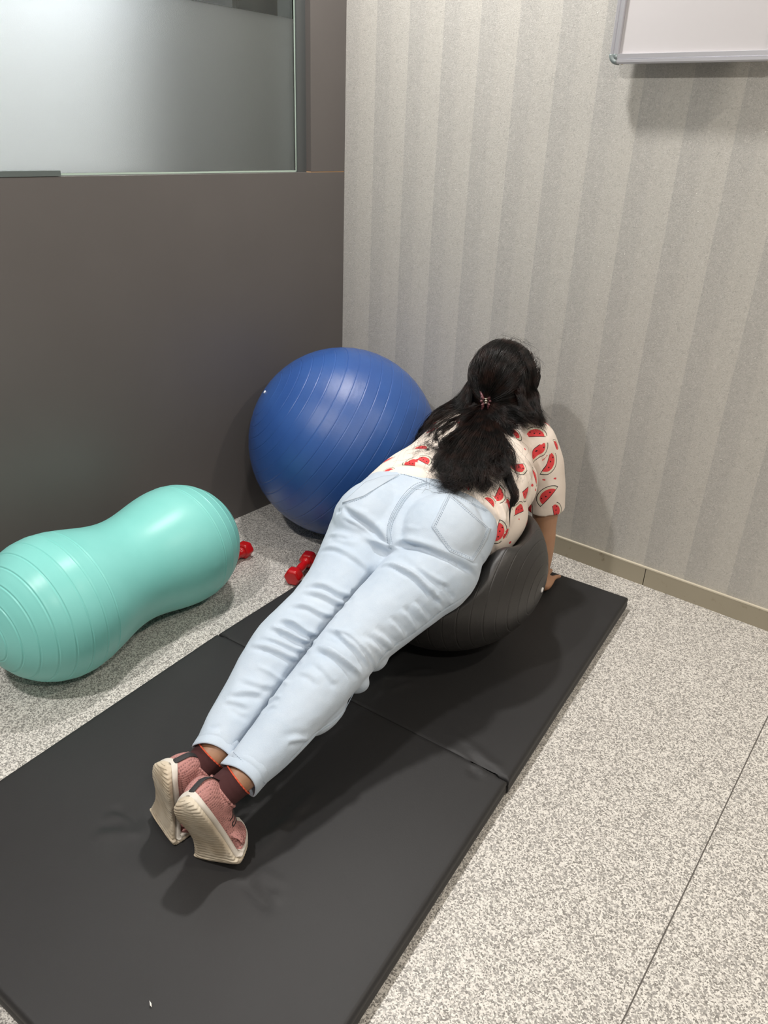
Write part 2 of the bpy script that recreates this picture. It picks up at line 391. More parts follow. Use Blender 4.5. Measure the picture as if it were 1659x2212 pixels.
# ceiling downlights (real lamps with the housing built round them)
def downlight(x, y, watt, col, label):
    t = empty('ceiling_downlight', (x, y, ZC), label, 'ceiling light', 'ceiling downlights')
    th = np.linspace(0, 2 * PI, 32, endpoint=False)
    ring = np.array([np.stack([x + r * np.cos(th), y + r * np.sin(th), np.full(32, z)], 1) for r, z in ((0.085, ZC - 0.001), (0.110, ZC - 0.001), (0.108, ZC - 0.008), (0.087, ZC - 0.008), (0.085, ZC - 0.001))])
    V, F = rings(ring, caps=False); link('trim_ring', mesh(V, F), M_WHITE, t)
    ld = bpy.data.lights.new('downlight_lamp', 'AREA'); ld.shape = 'DISK'; ld.size = 0.16; ld.energy = watt; ld.color = col
    lo = bpy.data.objects.new('lamp', ld); COL.objects.link(lo); lo.location = (x, y, ZC - 0.006)
    lo.parent = t; lo.matrix_parent_inverse = t.matrix_world.inverted()
for (xy, e, c), lb in zip(LAMPS, ('round ceiling downlight nearest the corner', 'round ceiling downlight by the glass partition', 'round ceiling downlight in front of the whiteboard', 'round ceiling downlight behind the camera')):
    downlight(xy[0], xy[1], e, c, lb)
def neighbour_lamp(x, y, w, col):
    t = empty('ceiling_downlight', (x, y, ZC), 'ceiling downlight in the room behind the glass partition', 'ceiling light')
    th = np.linspace(0, 2 * PI, 24, endpoint=False)
    ring = np.array([np.stack([x + r * np.cos(th), y + r * np.sin(th), np.full(24, z)], 1) for r, z in ((0.16, ZC - 0.001), (0.19, ZC - 0.001), (0.19, ZC - 0.01), (0.16, ZC - 0.01))])
    V, F = rings(ring, caps=False); link('trim_ring', mesh(V, F), M_WHITE, t)
    ld = bpy.data.lights.new('neighbour_lamp', 'AREA'); ld.shape = 'DISK'; ld.size = 0.3; ld.energy = w; ld.color = col
    lo = bpy.data.objects.new('lamp', ld); COL.objects.link(lo); lo.location = (x, y, ZC - 0.008)
    lo.parent = t; lo.matrix_parent_inverse = t.matrix_world.inverted()
neighbour_lamp(-1.5, -0.9, 44, (0.95, 0.95, 1.0))

tl = empty('added_tube_light', (-1.62, -0.03, 1.95), 'added cool white tube giving the frosted glass its bluish bright spot', 'added light')  # unseen fixture, added to put a bluish bright spot in the frosted pane
V, F = box(-1.95, -1.25, -0.035, 0.0, 1.92, 1.98); link('added_tube_housing', mesh(V, F), M_WHITE, tl, False)
a = Mat('tube_glow'); a.set(Base_Color=(0.9, 0.9, 0.9), Emission_Color=(0.80, 0.86, 1.0), Emission_Strength=20.0)
V, F = tube([(-1.93, -0.055, 1.95), (-1.27, -0.055, 1.95)], 0.018, 16); link('added_glow_tube', mesh(V, F), a.m, tl)

# ------------------------------------------------------------------ whiteboard
WX0, WX1, WZ0, WZ1 = 0.975, 1.405, 1.484, 2.084; YO = -0.062
wb = empty('whiteboard', (1.19, -0.03, 1.784), 'white board with aluminium frame and grey corners hanging on the striped wall', 'whiteboard')
V, F = box(WX0 + 0.015, WX1 - 0.015, YO + 0.006, YO + 0.016, WZ0 + 0.015, WZ1 - 0.015); link('board_face', mesh(V, F), M_BOARD, wb, False)
def rail(p0, p1, inward, out=np.array([0, -1., 0])):
    p0 = np.array(p0, float); p1 = np.array(p1, float); inward = np.array(inward, float)
    prof = [(0.0, 0.020), (0.0, 0.004), (0.003, 0.0), (0.009, 0.0), (0.0105, 0.0025), (0.012, 0.001), (0.022, 0.001), (0.0235, 0.007), (0.0235, 0.020)]
    R = np.array([[p + inward * a + np.array([0, YO - 0.004 + b, 0]) for a, b in prof] for p in (p0, p1)])
    return rings(R, True)
c = 0.022
for nm, q in (('frame_rail', ((WX0 + c, 0, WZ0), (WX1 - c, 0, WZ0), (0, 0, 1))), ('frame_rail', ((WX0 + c, 0, WZ1), (WX1 - c, 0, WZ1), (0, 0, -1))),
              ('frame_rail', ((WX0, 0, WZ0 + c), (WX0, 0, WZ1 - c), (1, 0, 0))), ('frame_rail', ((WX1, 0, WZ0 + c), (WX1, 0, WZ1 - c), (-1, 0, 0)))):
    V, F = rail(*q); link(nm, mesh(V, F), M_ALU, wb, False)
for (cx, cz, ax, az) in ((WX0 + c, WZ0 + c, -1, -1), (WX1 - c, WZ0 + c, 1, -1), (WX0 + c, WZ1 - c, -1, 1), (WX1 - c, WZ1 - c, 1, 1)):
    R = []
    for th in np.linspace(0, PI / 2, 10):
        d = np.array([ax * math.cos(th), 0, az * math.sin(th)]); base = np.array([cx, 0, cz])
        R.append([base + d * (r + 0.001) + np.array([0, YO - 0.004 + y, 0]) for r, y in ((0.0, 0.018), (0.0, 0.0), (0.010, -0.001), (0.0115, 0.002), (0.013, -0.002), (0.020, -0.0015), (0.023, 0.004), (0.023, 0.022))])
    V, F = rings(np.array(R), True); link('corner_cap', mesh(V, F), M_CORNER, wb)
for x in (WX0 + 0.034, WX1 - 0.034):
    V, F = ellipsoid((x, YO + 0.008, WZ0 - 0.0005), (0.003, 0.003, 0.0015), nu=10, nv=6); link('frame_screw', mesh(V, F), M_CLIPM, wb)
for x in (WX0 + 0.08, WX1 - 0.08):
    for z in (WZ1 - 0.08, WZ0 + 0.10):
        V, F = box(x - 0.012, x + 0.012, YO + 0.012, 0.0, z - 0.02, z + 0.02); link('wall_spacer', mesh(V, F), M_CORNER, wb, False)

# ------------------------------------------------------------------ exercise mat (two hinged panels)
TM = 0.045
def panel(c4, folds=(), seed=0, fold=0):
    """c4: corners near-left, near-right, far-right, far-left (x, y)"""
    c4 = np.array(c4, float); L = 0.5 * (np.linalg.norm(c4[3] - c4[0]) + np.linalg.norm(c4[2] - c4[1])); W = 0.5 * (np.linalg.norm(c4[1] - c4[0]) + np.linalg.norm(c4[2] - c4[3]))
    rr = 0.010
    def axis(n, Ln):
        e = np.array([0, 0.05, 0.15, 0.3, 0.5, 0.75, 1.0]) * rr / Ln
        return np.concatenate([e, np.linspace(rr / Ln, 1 - rr / Ln, n)[1:-1], 1 - e[::-1]])
    U = axis(90, W); Vv = axis(100, L); nu, nv = len(U), len(Vv)
    def hgt(u, v):
        d = min(u * W, (1 - u) * W, v * L, (1 - v) * L)
        df = (v if fold == 0 else 1 - v) * L
        d0 = min(u * W, (1 - u) * W, (1 - v if fold == 0 else v) * L)
        if d0 > 0.02 and df < rr: return TM - 0.0016 * (1 - df / rr) ** 2 + 0.0012 * mnoise.noise(Vector(((u - 0.5) * W * 4, (v - 0.5) * L * 4, seed))) * min(1, df / 0.05)
        h = TM if d >= rr else TM - rr * (1 - math.sqrt(max(0, 1 - (1 - d / rr) ** 2)))
        x = (u - 0.5) * W; y = (v - 0.5) * L
        return h + 0.0012 * mnoise.noise(Vector((x * 4, y * 4, seed))) * min(1, d / 0.05)
    P = []; 
    for v in Vv:
        for u in U:
            q = (1 - u) * (1 - v) * c4[0] + u * (1 - v) * c4[1] + u * v * c4[2] + (1 - u) * v * c4[3]
            P.append((q[0], q[1], hgt(u, v)))
    P = np.array(P); F = [(j * nu + i, j * nu + i + 1, (j + 1) * nu + i + 1, (j + 1) * nu + i) for j in range(nv - 1) for i in range(nu - 1)]
    loop = [i for i in range(nu)] + [j * nu + nu - 1 for j in range(1, nv)] + [(nv - 1) * nu + i for i in range(nu - 2, -1, -1)] + [j * nu for j in range(nv - 2, 0, -1)]
    cen = c4.mean(0); prev = loop; VV = [P]; n0 = len(P)
    for z, grow in ((TM - 0.014, 0.000), (TM - 0.018, -0.0015), (TM - 0.022, 0.0), (0.012, 0.001), (0.003, -0.002), (0.0, -0.008)):
        ring = P[loop].copy(); d = ring[:, :2] - cen; ln = np.linalg.norm(d, axis=1)[:, None]; ring[:, :2] += d / ln * grow; ring[:, 2] = z
        VV.append(ring); cur = list(range(n0, n0 + len(loop))); n0 += len(loop)
        for k in range(len(loop)):
            k2 = (k + 1) % len(loop); F.append((prev[k2], prev[k], cur[k], cur[k2]))
        prev = cur
    F.append(tuple(prev))
    me = mesh(np.vstack(VV), F)
    if folds: crease(me, bvh(me), folds)
    return me
mt = empty('exercise_mat', (1.05, -1.1, 0), 'black folding exercise mat of two padded panels lying on the speckled floor', 'exercise mat')
mfar = [((760, 1500), (900, 1560), (1010, 1620), (1098, 1672))]
link('mat_panel', panel([(0.560, -1.138), (1.452, -1.081), (1.348, -0.184), (0.500, -0.238)],
     [([(850, 1470), (880, 1455), (915, 1447), (945, 1450)], 0.004, 0.010, 'r'), ([(830, 1500), (870, 1480), (900, 1476)], 0.003, 0.010, 'r'),
      ([(1010, 1620), (1050, 1650), (1085, 1668)], 0.003, 0.012, 's'), ([(960, 1580), (1010, 1605), (1060, 1640)], 0.002, 0.01, 'r')], 1, 0), M_MAT, mt)
link('mat_panel', panel([(0.652, -2.040), (1.556, -1.984), (1.449, -1.0845), (0.558, -1.1415)],
     [([(532, 1888), (562, 1925), (600, 1962)], 0.0030, 0.012, 's'), ([(545, 1880), (580, 1905), (610, 1925)], 0.0018, 0.012, 's'),
      ([(300, 1785), (270, 1765), (235, 1750)], 0.004, 0.010, 's'), ([(308, 1795), (260, 1790), (200, 1795)], 0.003, 0.014, 's'),
      ([(540, 1860), (600, 1800), (650, 1740), (690, 1700)], 0.004, 0.014, 'r'), ([(560, 1810), (610, 1780), (660, 1775)], 0.003, 0.010, 'r'),
      ([(990, 1620), (1020, 1650), (1040, 1680)], 0.003, 0.010, 's'), ([(620, 1760), (650, 1745), (690, 1740)], 0.002, 0.006, 'r')], 2, 1), M_MAT, mt)
V, F = loft([((0.562, -1.1425, 0.004), (0.002, 0, 0), (0, 0, 0.003)), ((1.448, -1.0855, 0.004), (0.002, 0, 0), (0, 0, 0.003))], 8)
V, F = merge([(np.array([(0.566, -1.150, 0.001), (1.444, -1.093, 0.001), (1.444, -1.077, 0.001), (0.566, -1.134, 0.001), (0.566, -1.150, 0.006), (1.444, -1.093, 0.006), (1.444, -1.077, 0.006), (0.566, -1.134, 0.006)]),
              [(0, 3, 2, 1), (4, 5, 6, 7), (0, 1, 5, 4), (1, 2, 6, 5), (2, 3, 7, 6), (3, 0, 4, 7)])])
link('hinge_strip', mesh(V, F), M_TAB, mt, False)

# small scraps on the mat
V, F = merge([(np.array([onax((323, 2162), 2, 0.0465), onax((327, 2168), 2, 0.0475), onax((328, 2176), 2, 0.0462), onax((324, 2172), 2, 0.0480)]) + np.array([0, 0, dz]), [(0, 1, 2, 3)] if dz else [(3, 2, 1, 0)]) for dz in (0, 0.0012)])
o = link('paper_scrap', mesh(V, F), M_PAPER_BIT, smooth=False); tag(o, 'tiny white scrap of paper on the near part of the black mat', 'scrap')

# ------------------------------------------------------------------ balls
def frame(ax):
    ax = np.array(ax, float); ax /= np.linalg.norm(ax); a = np.cross(ax, [0, 0, 1.0])
    if np.linalg.norm(a) < 1e-3: a = np.array([1., 0, 0])
    a /= np.linalg.norm(a); return a, np.cross(ax, a), ax
def lathe(c, ax, prof, n=160):
    """prof: (m, 2) of (distance along the axis, radius)"""
    a, b, x = frame(ax); th = np.linspace(0, 2 * PI, n, endpoint=False)
    R = np.array([np.array(c) + x * t + r * (np.cos(th)[:, None] * a + np.sin(th)[:, None] * b) for t, r in prof])
    return rings(R, True)
def groove_profile(r, lats, depth=0.0016, w=0.0022, m=420):
    ph = np.linspace(0.006, PI - 0.006, m); base = ph[:]
    ex = np.concatenate([[l - 1.6 * w / r, l - w / r, l, l + w / r, l + 1.6 * w / r] for l in lats]) if len(lats) else np.array([])
    ph = np.sort(np.concatenate([base[::3], ex])); rr = np.full(len(ph), r)
    for l in lats: rr -= depth * np.exp(-((ph - l) * r / (w * 0.8)) ** 2); 
    for l in lats: rr += 0.35 * depth * np.exp(-((ph - l) * r / (w * 2.6)) ** 2)
    return np.stack([rr * np.cos(ph), rr * np.sin(ph)], 1)
def plug(parent, p, n, r=0.0055):
    a, b, x = frame(n); th = np.linspace(0, 2 * PI, 20, endpoint=False)
    R = np.array([p + x * h + q * (np.cos(th)[:, None] * a + np.sin(th)[:, None] * b) for h, q in ((-0.004, r * 0.8), (0.0005, r), (0.0025, r * 0.9), (0.0032, r * 0.4))])
    V, F = rings(R, True); o = link('air_plug', mesh(V, F), M_PLUG, parent); o['label'] = 'round white air plug'
# big blue ball in the corner
BC = np.array([0.3285, -0.3605, 0.326]); BR = 0.326
bp = BC + BR * (lambda v: v / np.linalg.norm(v))(np.array([-0.532, -0.616, 0.581]))
bd = (bp - BC) / BR
blue = empty('exercise_ball', (BC[0], BC[1], 0), 'large blue ribbed exercise ball in the corner between the grey and striped walls', 'exercise ball')
V, F = lathe(BC, bd, groove_profile(BR, np.arange(0.26, 2.9, 0.118), 0.0014, 0.0016), 200)
link('ball_body', mesh(V, F), M_BLUE, blue); plug(blue, bp, bd)
# teal peanut ball
T0 = np.array([0.283, -1.045, 0.180]); T1 = np.array([0.330, -1.462, 0.190])
tx = T1 - T0; TL = np.linalg.norm(tx); tx /= TL; R0, R1 = 0.179, 0.189
prof = []; NT = 420
for i in range(NT + 1):
    s = -R0 + (TL + R0 + R1) * i / NT
    if s < 0: r = math.sqrt(max(0, R0 * R0 - s * s)) 
    elif s > TL: r = math.sqrt(max(0, R1 * R1 - (s - TL) ** 2))
    else:
        u = s / TL; r = R0 * (1 - u) + R1 * u - 0.033 * (math.sin(PI * u) ** 2)
    prof.append([s, max(r, 0.0006)])
prof = np.array(prof)
# resample the end caps by arc length, then press the grooves in
arc = np.concatenate([[0], np.cumsum(np.linalg.norm(np.diff(prof, axis=0), axis=1))]); S = np.linspace(0, arc[-1], 900)
pr = np.stack([np.interp(S, arc, prof[:, 0]), np.interp(S, arc, prof[:, 1])], 1); tn = np.gradient(pr, axis=0); tn /= np.linalg.norm(tn, axis=1)[:, None]; nr = np.stack([-tn[:, 1], tn[:, 0]], 1)
Ltot = arc[-1]
for g in [0.06, 0.095, 0.13, 0.165, 0.20, 0.235, 0.27] + [Ltot - x for x in (0.06, 0.10, 0.14, 0.18, 0.22, 0.26, 0.30, 0.34)]:
    pr += nr * (-0.0016 * np.exp(-((S - g) / 0.0018) ** 2) * 1.5 + 0.0009 * np.exp(-((S - g) / 0.005) ** 2))[:, None] * 1.0
pr[:, 1] = np.maximum(pr[:, 1], 0.0005)
teal = empty('peanut_ball', (0.31, -1.25, 0), 'teal peanut-shaped exercise ball lying on the floor by the grey wall', 'exercise ball')
V, F = lathe(T0, tx, pr, 150); V[:, 2] = np.maximum(V[:, 2], 0.0006 * 0)
link('ball_body', mesh(V, F), M_TEAL, teal)
# ridge seam lines running lengthwise on the teal ball ends
# black ball under the person is dented further down, once the clothes exist

# ------------------------------------------------------------------ dumbbells
def dumbbell(p0, p1, label):
    p0 = np.array(p0, float); p1 = np.array(p1, float); c = (p0 + p1) / 2
    t = empty('dumbbell', (c[0], c[1], 0), label, 'dumbbell', 'red dumbbells on the floor')
    ax = (p1 - p0) / np.linalg.norm(p1 - p0); a = np.array([-ax[1], ax[0], 0.]); b = np.array([0, 0, 1.])
    for p, s in ((p0, -1), (p1, 1)):
        R = []
        for h, q in ((-0.019, 0.72), (-0.0175, 0.86), (-0.013, 0.97), (-0.009, 1.0), (0.009, 1.0), (0.013, 0.97), (0.0175, 0.86), (0.019, 0.70)):
            ring = []
            for k in range(6):
                for j in range(6):
                    th0 = 2 * PI * k / 6 + PI / 6 * 0 ; th1 = th0 + PI / 3
                    c0 = np.array([math.cos(th0), math.sin(th0)]); c1 = np.array([math.cos(th1), math.sin(th1)])
                    f = j / 6; v = c0 * (1 - f) + c1 * f
                    ln = np.linalg.norm(v); v = v / ln * min(ln, 0.965)
                    ring.append(p + ax * s * h + (a * v[0] + b * v[1]) * 0.0300 * q)
            R.append(ring)
        V, F = rings(np.array(R), True); link('hex_head', mesh(V, F), M_RED, t)
    V, F = tube([p0 + ax * 0.015, p0 + ax * 0.026, p0 + ax * 0.034, c, p1 - ax * 0.034, p1 - ax * 0.026, p1 - ax * 0.015], [0.020, 0.018, 0.0135, 0.0145, 0.0135, 0.018, 0.020], 18, fine=26)
    link('handle', mesh(V, F), M_RED, t)
dumbbell((0.478, -0.762, 0.0268), (0.440, -0.655, 0.0268), 'red hex dumbbell on the floor touching the left edge of the black mat')
dumbbell((0.236, -0.752, 0.0268), (0.262, -0.862, 0.0268), 'red hex dumbbell half hidden behind the teal peanut ball')

# ------------------------------------------------------------------ the person
BX = empty('person', (1.03, -1.0, TM), 'person in pale blue jeans and watermelon print shirt planking over the black ball', 'person')
KZ = 0.30
def legpt(p, z0=0.19, k=KZ, y0=-1.54):
    r = pxray(p); t = (z0 + k * (CP[1] - y0) - CP[2]) / (r[2] - k * r[1]); return CP + r * t
def leg_stations(outer, inner, w, zoff=None):
    P = []; R = []
    for i, (o_, n_, ww) in enumerate(zip(outer, inner, w)):
        o_ = np.array(o_, float); n_ = np.array(n_, float); d = (n_ - o_) / np.linalg.norm(n_ - o_)
        q = legpt(o_); dep = (q - CP) @ (-RC[2]); c = o_ + d * (ww / 2 * FPX / dep)
        P.append(legpt(c) + (np.array([0, 0, zoff[i]]) if zoff else 0)); R.append(ww / 2)
    return np.array(P), np.array(R)
Lo = [(421, 1606), (443, 1560), (483, 1488), (515, 1432), (555, 1378), (618, 1319), (668, 1236), (701, 1161)]
Li = [(501, 1632), (540, 1579), (590, 1512), (646, 1444), (690, 1390), (740, 1325), (786, 1265), (830, 1205)]
Ri = [(496, 1640), (540, 1579), (602, 1494), (646, 1444), (707, 1360), (761, 1296), (813, 1233), (843, 1188)]
Ro = [(563, 1707), (643, 1629), (725, 1540), (775, 1480), (831, 1425), (906, 1363), (975, 1311), (1027, 1272)]
PL, RL = leg_stations(Lo, Li, [0.088, 0.104, 0.122, 0.142, 0.156, 0.162, 0.182, 0.212])
PR, RR = leg_stations(Ro, Ri, [0.088, 0.108, 0.128, 0.136, 0.148, 0.172, 0.194, 0.212])
WD = np.array([0.985, 0.17, 0.0]); BD = np.array([-0.17, 0.95, 0.26]); BD /= np.linalg.norm(BD); ND = np.cross(WD, BD); ND /= np.linalg.norm(ND)
CAM_PUSH = np.array([0.030, -0.040, 0.028])      # hips and torso pushed toward the camera along the line of sight
def to_cam(x, y, z):
    f = min(1.0, max(0.0, (-0.42 - y) / 0.20)); return np.array([x, y, z], float) + CAM_PUSH * f
HipL = to_cam(0.876, -0.86, 0.372); HipR = to_cam(1.062, -0.825, 0.380)
def st(x, y, z, hw, ht, e=2.2):
    q = 1 - 0.028 * min(1.0, max(0.0, (-0.42 - y) / 0.20)); return (tuple(to_cam(x, y, z)), WD * hw * q, ND * ht * q, e)  # cross-sections shrunk along with the push toward the camera
pelvis = loft([st(0.990, -0.95, 0.350, 0.150, 0.070), st(0.980, -0.90, 0.362, 0.190, 0.090), st(0.968, -0.84, 0.378, 0.212, 0.104), st(0.956, -0.78, 0.394, 0.212, 0.106),
               st(0.945, -0.72, 0.412, 0.200, 0.100), st(0.937, -0.675, 0.425, 0.188, 0.094)], 48, 16)
legL = tube(np.vstack([PL, [HipL]]), list(RL) + [0.108], 44, up=(0, -0.2, 1), flat=0.93, fine=40)
legR = tube(np.vstack([PR, [HipR]]), list(RR) + [0.105], 44, up=(0, -0.2, 1), flat=0.93, fine=40)
Rb = np.stack([WD, BD, ND], 1)
LC = crom(PL, 60); RCn = crom(PR, 60)
def part_legs(vf, side):
    V, F = vf; V = V.copy()
    for i, v in enumerate(V):
        if v[1] > -0.955: continue
        a_ = LC[np.abs(LC[:, 1] - v[1]).argmin()]; b_ = RCn[np.abs(RCn[:, 1] - v[1]).argmin()]
        m_ = a_ * 0.5 + b_ * 0.5; d_ = (b_ - a_); d_[1] = 0; d_ /= np.linalg.norm(d_); l_ = (v - m_) @ d_
        g_ = 0.0052 * min(1.0, (-0.955 - v[1]) / 0.04)
        if side < 0 and l_ > -g_: V[i] -= d_ * (l_ + g_)
        if side > 0 and l_ < g_: V[i] += d_ * (g_ - l_)
    return V, F
legL = part_legs(legL, -1); legR = part_legs(legR, 1)
butt = [ellipsoid(to_cam(0.975, -0.945, 0.350), (0.05, 0.06, 0.045), Rb), ellipsoid(to_cam(0.880, -0.868, 0.405), (0.100, 0.115, 0.088), Rb), ellipsoid(to_cam(1.062, -0.838, 0.413), (0.105, 0.118, 0.090), Rb)]
knees = [ellipsoid(PR[4] + np.array([0.008, 0.02, -0.026]), (0.064, 0.045, 0.050), Rb), ellipsoid(PR[3] + np.array([0.010, 0.050, -0.024]), (0.056, 0.030, 0.042), Rb), ellipsoid(PR[2] + np.array([0.012, 0.035, -0.024]), (0.050, 0.075, 0.042), Rb)]
jm = union([pelvis, legL, legR] + butt + knees, 0.0036, 9)
jt = bvh(jm)
FJ = [
 ([(843, 1185), (861, 1177), (891, 1180), (915, 1186), (945, 1198), (981, 1213), (1006, 1227), (1021, 1239), (1031, 1257), (1030, 1275)], 0.0135, 0.0085, 'v'),
 ([(846, 1172), (880, 1167), (925, 1178), (981, 1202), (1010, 1216), (1034, 1235)], 0.0085, 0.013, 'r'),
 ([(737, 1091), (752, 1107), (777, 1125), (801, 1143), (825, 1164), (843, 1188)], 0.0115, 0.0085, 'v'),
 ([(750, 1092), (790, 1115), (820, 1140), (838, 1165)], 0.007, 0.012, 'r'),
 ([(712, 1118), (722, 1108), (740, 1100)], 0.006, 0.008, 'v'),
 ([(842, 1188), (842, 1160), (845, 1130), (852, 1105)], 0.007, 0.012, 'v'),
  ([(819, 1224), (843, 1221), (873, 1233), (897, 1248), (915, 1266), (933, 1284), (948, 1299), (956, 1316)], 0.0085, 0.0065, 's'),
 ([(897, 1221), (921, 1242), (945, 1257), (969, 1269)], 0.004, 0.007, 's'),
 ([(980, 1302), (968, 1286), (952, 1262)], 0.0035, 0.007, 's'), ([(958, 1318), (944, 1300), (926, 1276)], 0.0040, 0.007, 's'),
 ([(930, 1340), (915, 1322), (894, 1298)], 0.0042, 0.0075, 's'), ([(906, 1359), (890, 1338), (868, 1312)], 0.0045, 0.008, 's'),
 ([(881, 1378), (865, 1359), (840, 1334)], 0.0040, 0.0075, 's'), ([(857, 1398), (840, 1383), (808, 1358)], 0.0050, 0.0085, 's'),
 ([(835, 1413), (815, 1395), (780, 1372)], 0.0048, 0.0085, 's'),
 ([(705, 1360), (728, 1370), (749, 1387), (770, 1405), (789, 1429), (803, 1448)], 0.008, 0.0075, 's'),
 ([(719, 1363), (750, 1372), (777, 1396), (801, 1423), (812, 1447)], 0.006, 0.006, 's'),
 ([(680, 1402), (710, 1412), (746, 1436), (777, 1464)], 0.007, 0.008, 's'),
 ([(684, 1397), (712, 1400), (740, 1422), (769, 1447), (787, 1468)], 0.005, 0.006, 'r'),
 ([(700, 1380), (730, 1392), (765, 1425), (785, 1452)], 0.004, 0.006, 'v'),
 ([(701, 1158), (728, 1158), (756, 1164)], 0.003, 0.007, 's'), ([(689, 1188), (725, 1186), (771, 1212), (797, 1238)], 0.0045, 0.008, 's'),
 ([(656, 1269), (695, 1266), (731, 1284), (768, 1293)], 0.006, 0.008, 's'), ([(650, 1280), (690, 1286), (730, 1304), (750, 1310)], 0.006, 0.008, 's'),
 ([(625, 1310), (660, 1312), (700, 1330), (730, 1332)], 0.005, 0.007, 's'),
 ([(600, 1342), (631, 1348), (662, 1369), (690, 1376)], 0.008, 0.008, 's'), ([(581, 1354), (618, 1370), (650, 1385), (684, 1391)], 0.008, 0.007, 's'),
 ([(560, 1376), (600, 1388), (640, 1405), (672, 1410)], 0.004, 0.006, 's'),
 ([(538, 1394), (581, 1403), (618, 1419), (655, 1434)], 0.006, 0.007, 's'), ([(552, 1436), (587, 1454), (612, 1472), (630, 1478)], 0.005, 0.007, 'r'),
 ([(515, 1466), (555, 1482), (596, 1488)], 0.003, 0.008, 's'), ([(490, 1504), (537, 1498), (570, 1503)], 0.004, 0.008, 's'),
 ([(483, 1516), (510, 1520), (540, 1532)], 0.003, 0.007, 's'), ([(495, 1530), (515, 1545), (540, 1556)], 0.003, 0.008, 'v'), ([(450, 1570), (462, 1571), (478, 1568)], 0.002, 0.004, 'v'),
 ([(675, 1430), (697, 1448), (715, 1470), (728, 1480)], 0.003, 0.008, 's'), ([(640, 1455), (665, 1460), (690, 1480)], 0.0025, 0.008, 's'),
 ([(575, 1522), (590, 1510), (608, 1506)], 0.004, 0.006, 's'), ([(560, 1548), (580, 1530), (600, 1524)], 0.003, 0.006, 's'),
 ([(620, 1605), (645, 1602), (680, 1600)], 0.003, 0.006, 's'), ([(600, 1592), (640, 1585), (670, 1590)], 0.003, 0.010, 'v'),
 ([(1030, 1268), (990, 1298), (955, 1320), (900, 1364), (835, 1410), (805, 1452)], 0.0025, 0.003, 'v'),
 ([(768, 1488), (735, 1545), (690, 1580), (660, 1607), (610, 1662), (582, 1694)], 0.003, 0.003, 'v'),
 ([(870, 1135), (890, 1140), (915, 1143)], 0.002, 0.008, 'r'), ([(1035, 1190), (1045, 1210), (1050, 1225)], 0.003, 0.006, 's'),
 ([(735, 1116), (775, 1136), (812, 1160)], 0.002, 0.006, 's'),
 ([(710, 1158), (740, 1172), (775, 1180)], 0.002, 0.009, 's'), ([(860, 1195), (890, 1215), (900, 1225)], 0.002, 0.01, 's'),
]
crease(jm, jt, FJ)
V = getv(jm); N = getn(jm)
wr = np.array([mnoise.noise(Vector((v[0] * 24, v[1] * 13, v[2] * 24))) for v in V]); wr2 = np.array([mnoise.noise(Vector((v[0] * 60, v[1] * 38, v[2] * 60))) for v in V])
setv(jm, V + N * (0.0022 * wr + 0.0007 * wr2)[:, None])
jeans = link('jeans', jm, M_DENIM, BX); jt = bvh(jm)

# things sewn on the jeans
def patch(tree, poly, off=0.0022, res=26, thick=0.0020):
    """cloth patch: quad-ish polygon given by two side polylines (pixel), lofted and laid on the surface"""
    A, B = poly; A = dens(A, 3.0) if len(A) > 2 else np.array(A, float); B = np.array(B, float)
    def rs(P, n):
        P = np.asarray(P, float); s = np.concatenate([[0], np.cumsum(np.linalg.norm(np.diff(P, axis=0), axis=1))]); t = np.linspace(0, s[-1], n)
        return np.stack([np.interp(t, s, P[:, 0]), np.interp(t, s, P[:, 1])], 1)
    A = rs(poly[0], res); B = rs(poly[1], res); G = []; Nn = []
    for i in range(res):
        for j in range(res):
            p = A[i] + (B[i] - A[i]) * j / (res - 1); h, n, _ = hit(tree, p, -0.8)
            if n @ pxray(p) > 0: n = -n
            G.append(h); Nn.append(n)
    G = np.array(G).reshape(res, res, 3); Nn = np.array(Nn).reshape(res, res, 3)
    top = G + Nn * off; bot = G - Nn * 0.002
    V = np.concatenate([top.reshape(-1, 3), bot.reshape(-1, 3)]); F = []; k = res * res
    for i in range(res - 1):
        for j in range(res - 1):
            F.append((i * res + j, i * res + j + 1, (i + 1) * res + j + 1, (i + 1) * res + j)); F.append((k + i * res + j, k + (i + 1) * res + j, k + (i + 1) * res + j + 1, k + i * res + j + 1))
    for i in range(res - 1):
        for (a, b) in ((i, i + 1), ((res - 1) * res + i, (res - 1) * res + i + 1), (i * res, (i + 1) * res), (i * res + res - 1, (i + 1) * res + res - 1)): F.append((a, b, k + b, k + a))
    me = mesh(V, F); bm = bmesh.new(); bm.from_mesh(me); bmesh.ops.recalc_face_normals(bm, faces=bm.faces); bm.to_mesh(me); bm.free(); return me
def cord(tree, poly, r=0.0009, off=0.0006, step=3.0, n=6, closed=False):
    P = np.array([q[0] for q in surf_line(tree, poly, step, off)])
    if len(P) < 3: return None
    if len(P) > 6:
        for _ in range(2): P[1:-1] = (P[:-2] + 2 * P[1:-1] + P[2:]) / 4
    return tube(P, r, n)
def stitches(tree, polys, off=0.0010, r=0.00045, dash=0.0034, gap=0.0024, ):
    parts = []
    for poly in polys:
        P = np.array([q[0] for q in surf_line(tree, poly, 2.0, off)])
        if len(P) < 3: continue
        s = np.concatenate([[0], np.cumsum(np.linalg.norm(np.diff(P, axis=0), axis=1))]); x = 0
        while x + dash < s[-1]:
            q = np.array([[np.interp(x + f * dash, s, P[:, k]) for k in range(3)] for f in (0, 0.5, 1)]); parts.append(tube(q, r, 5)); x += dash + gap
    V, F = merge(parts); return mesh(V, F)
pkR = patch(jt, ([(968, 1063), (950, 1102), (932, 1138), (952, 1166), (971, 1192)], [(1060, 1143), (1052, 1166), (1041, 1185), (1030, 1202), (1021, 1215)]))
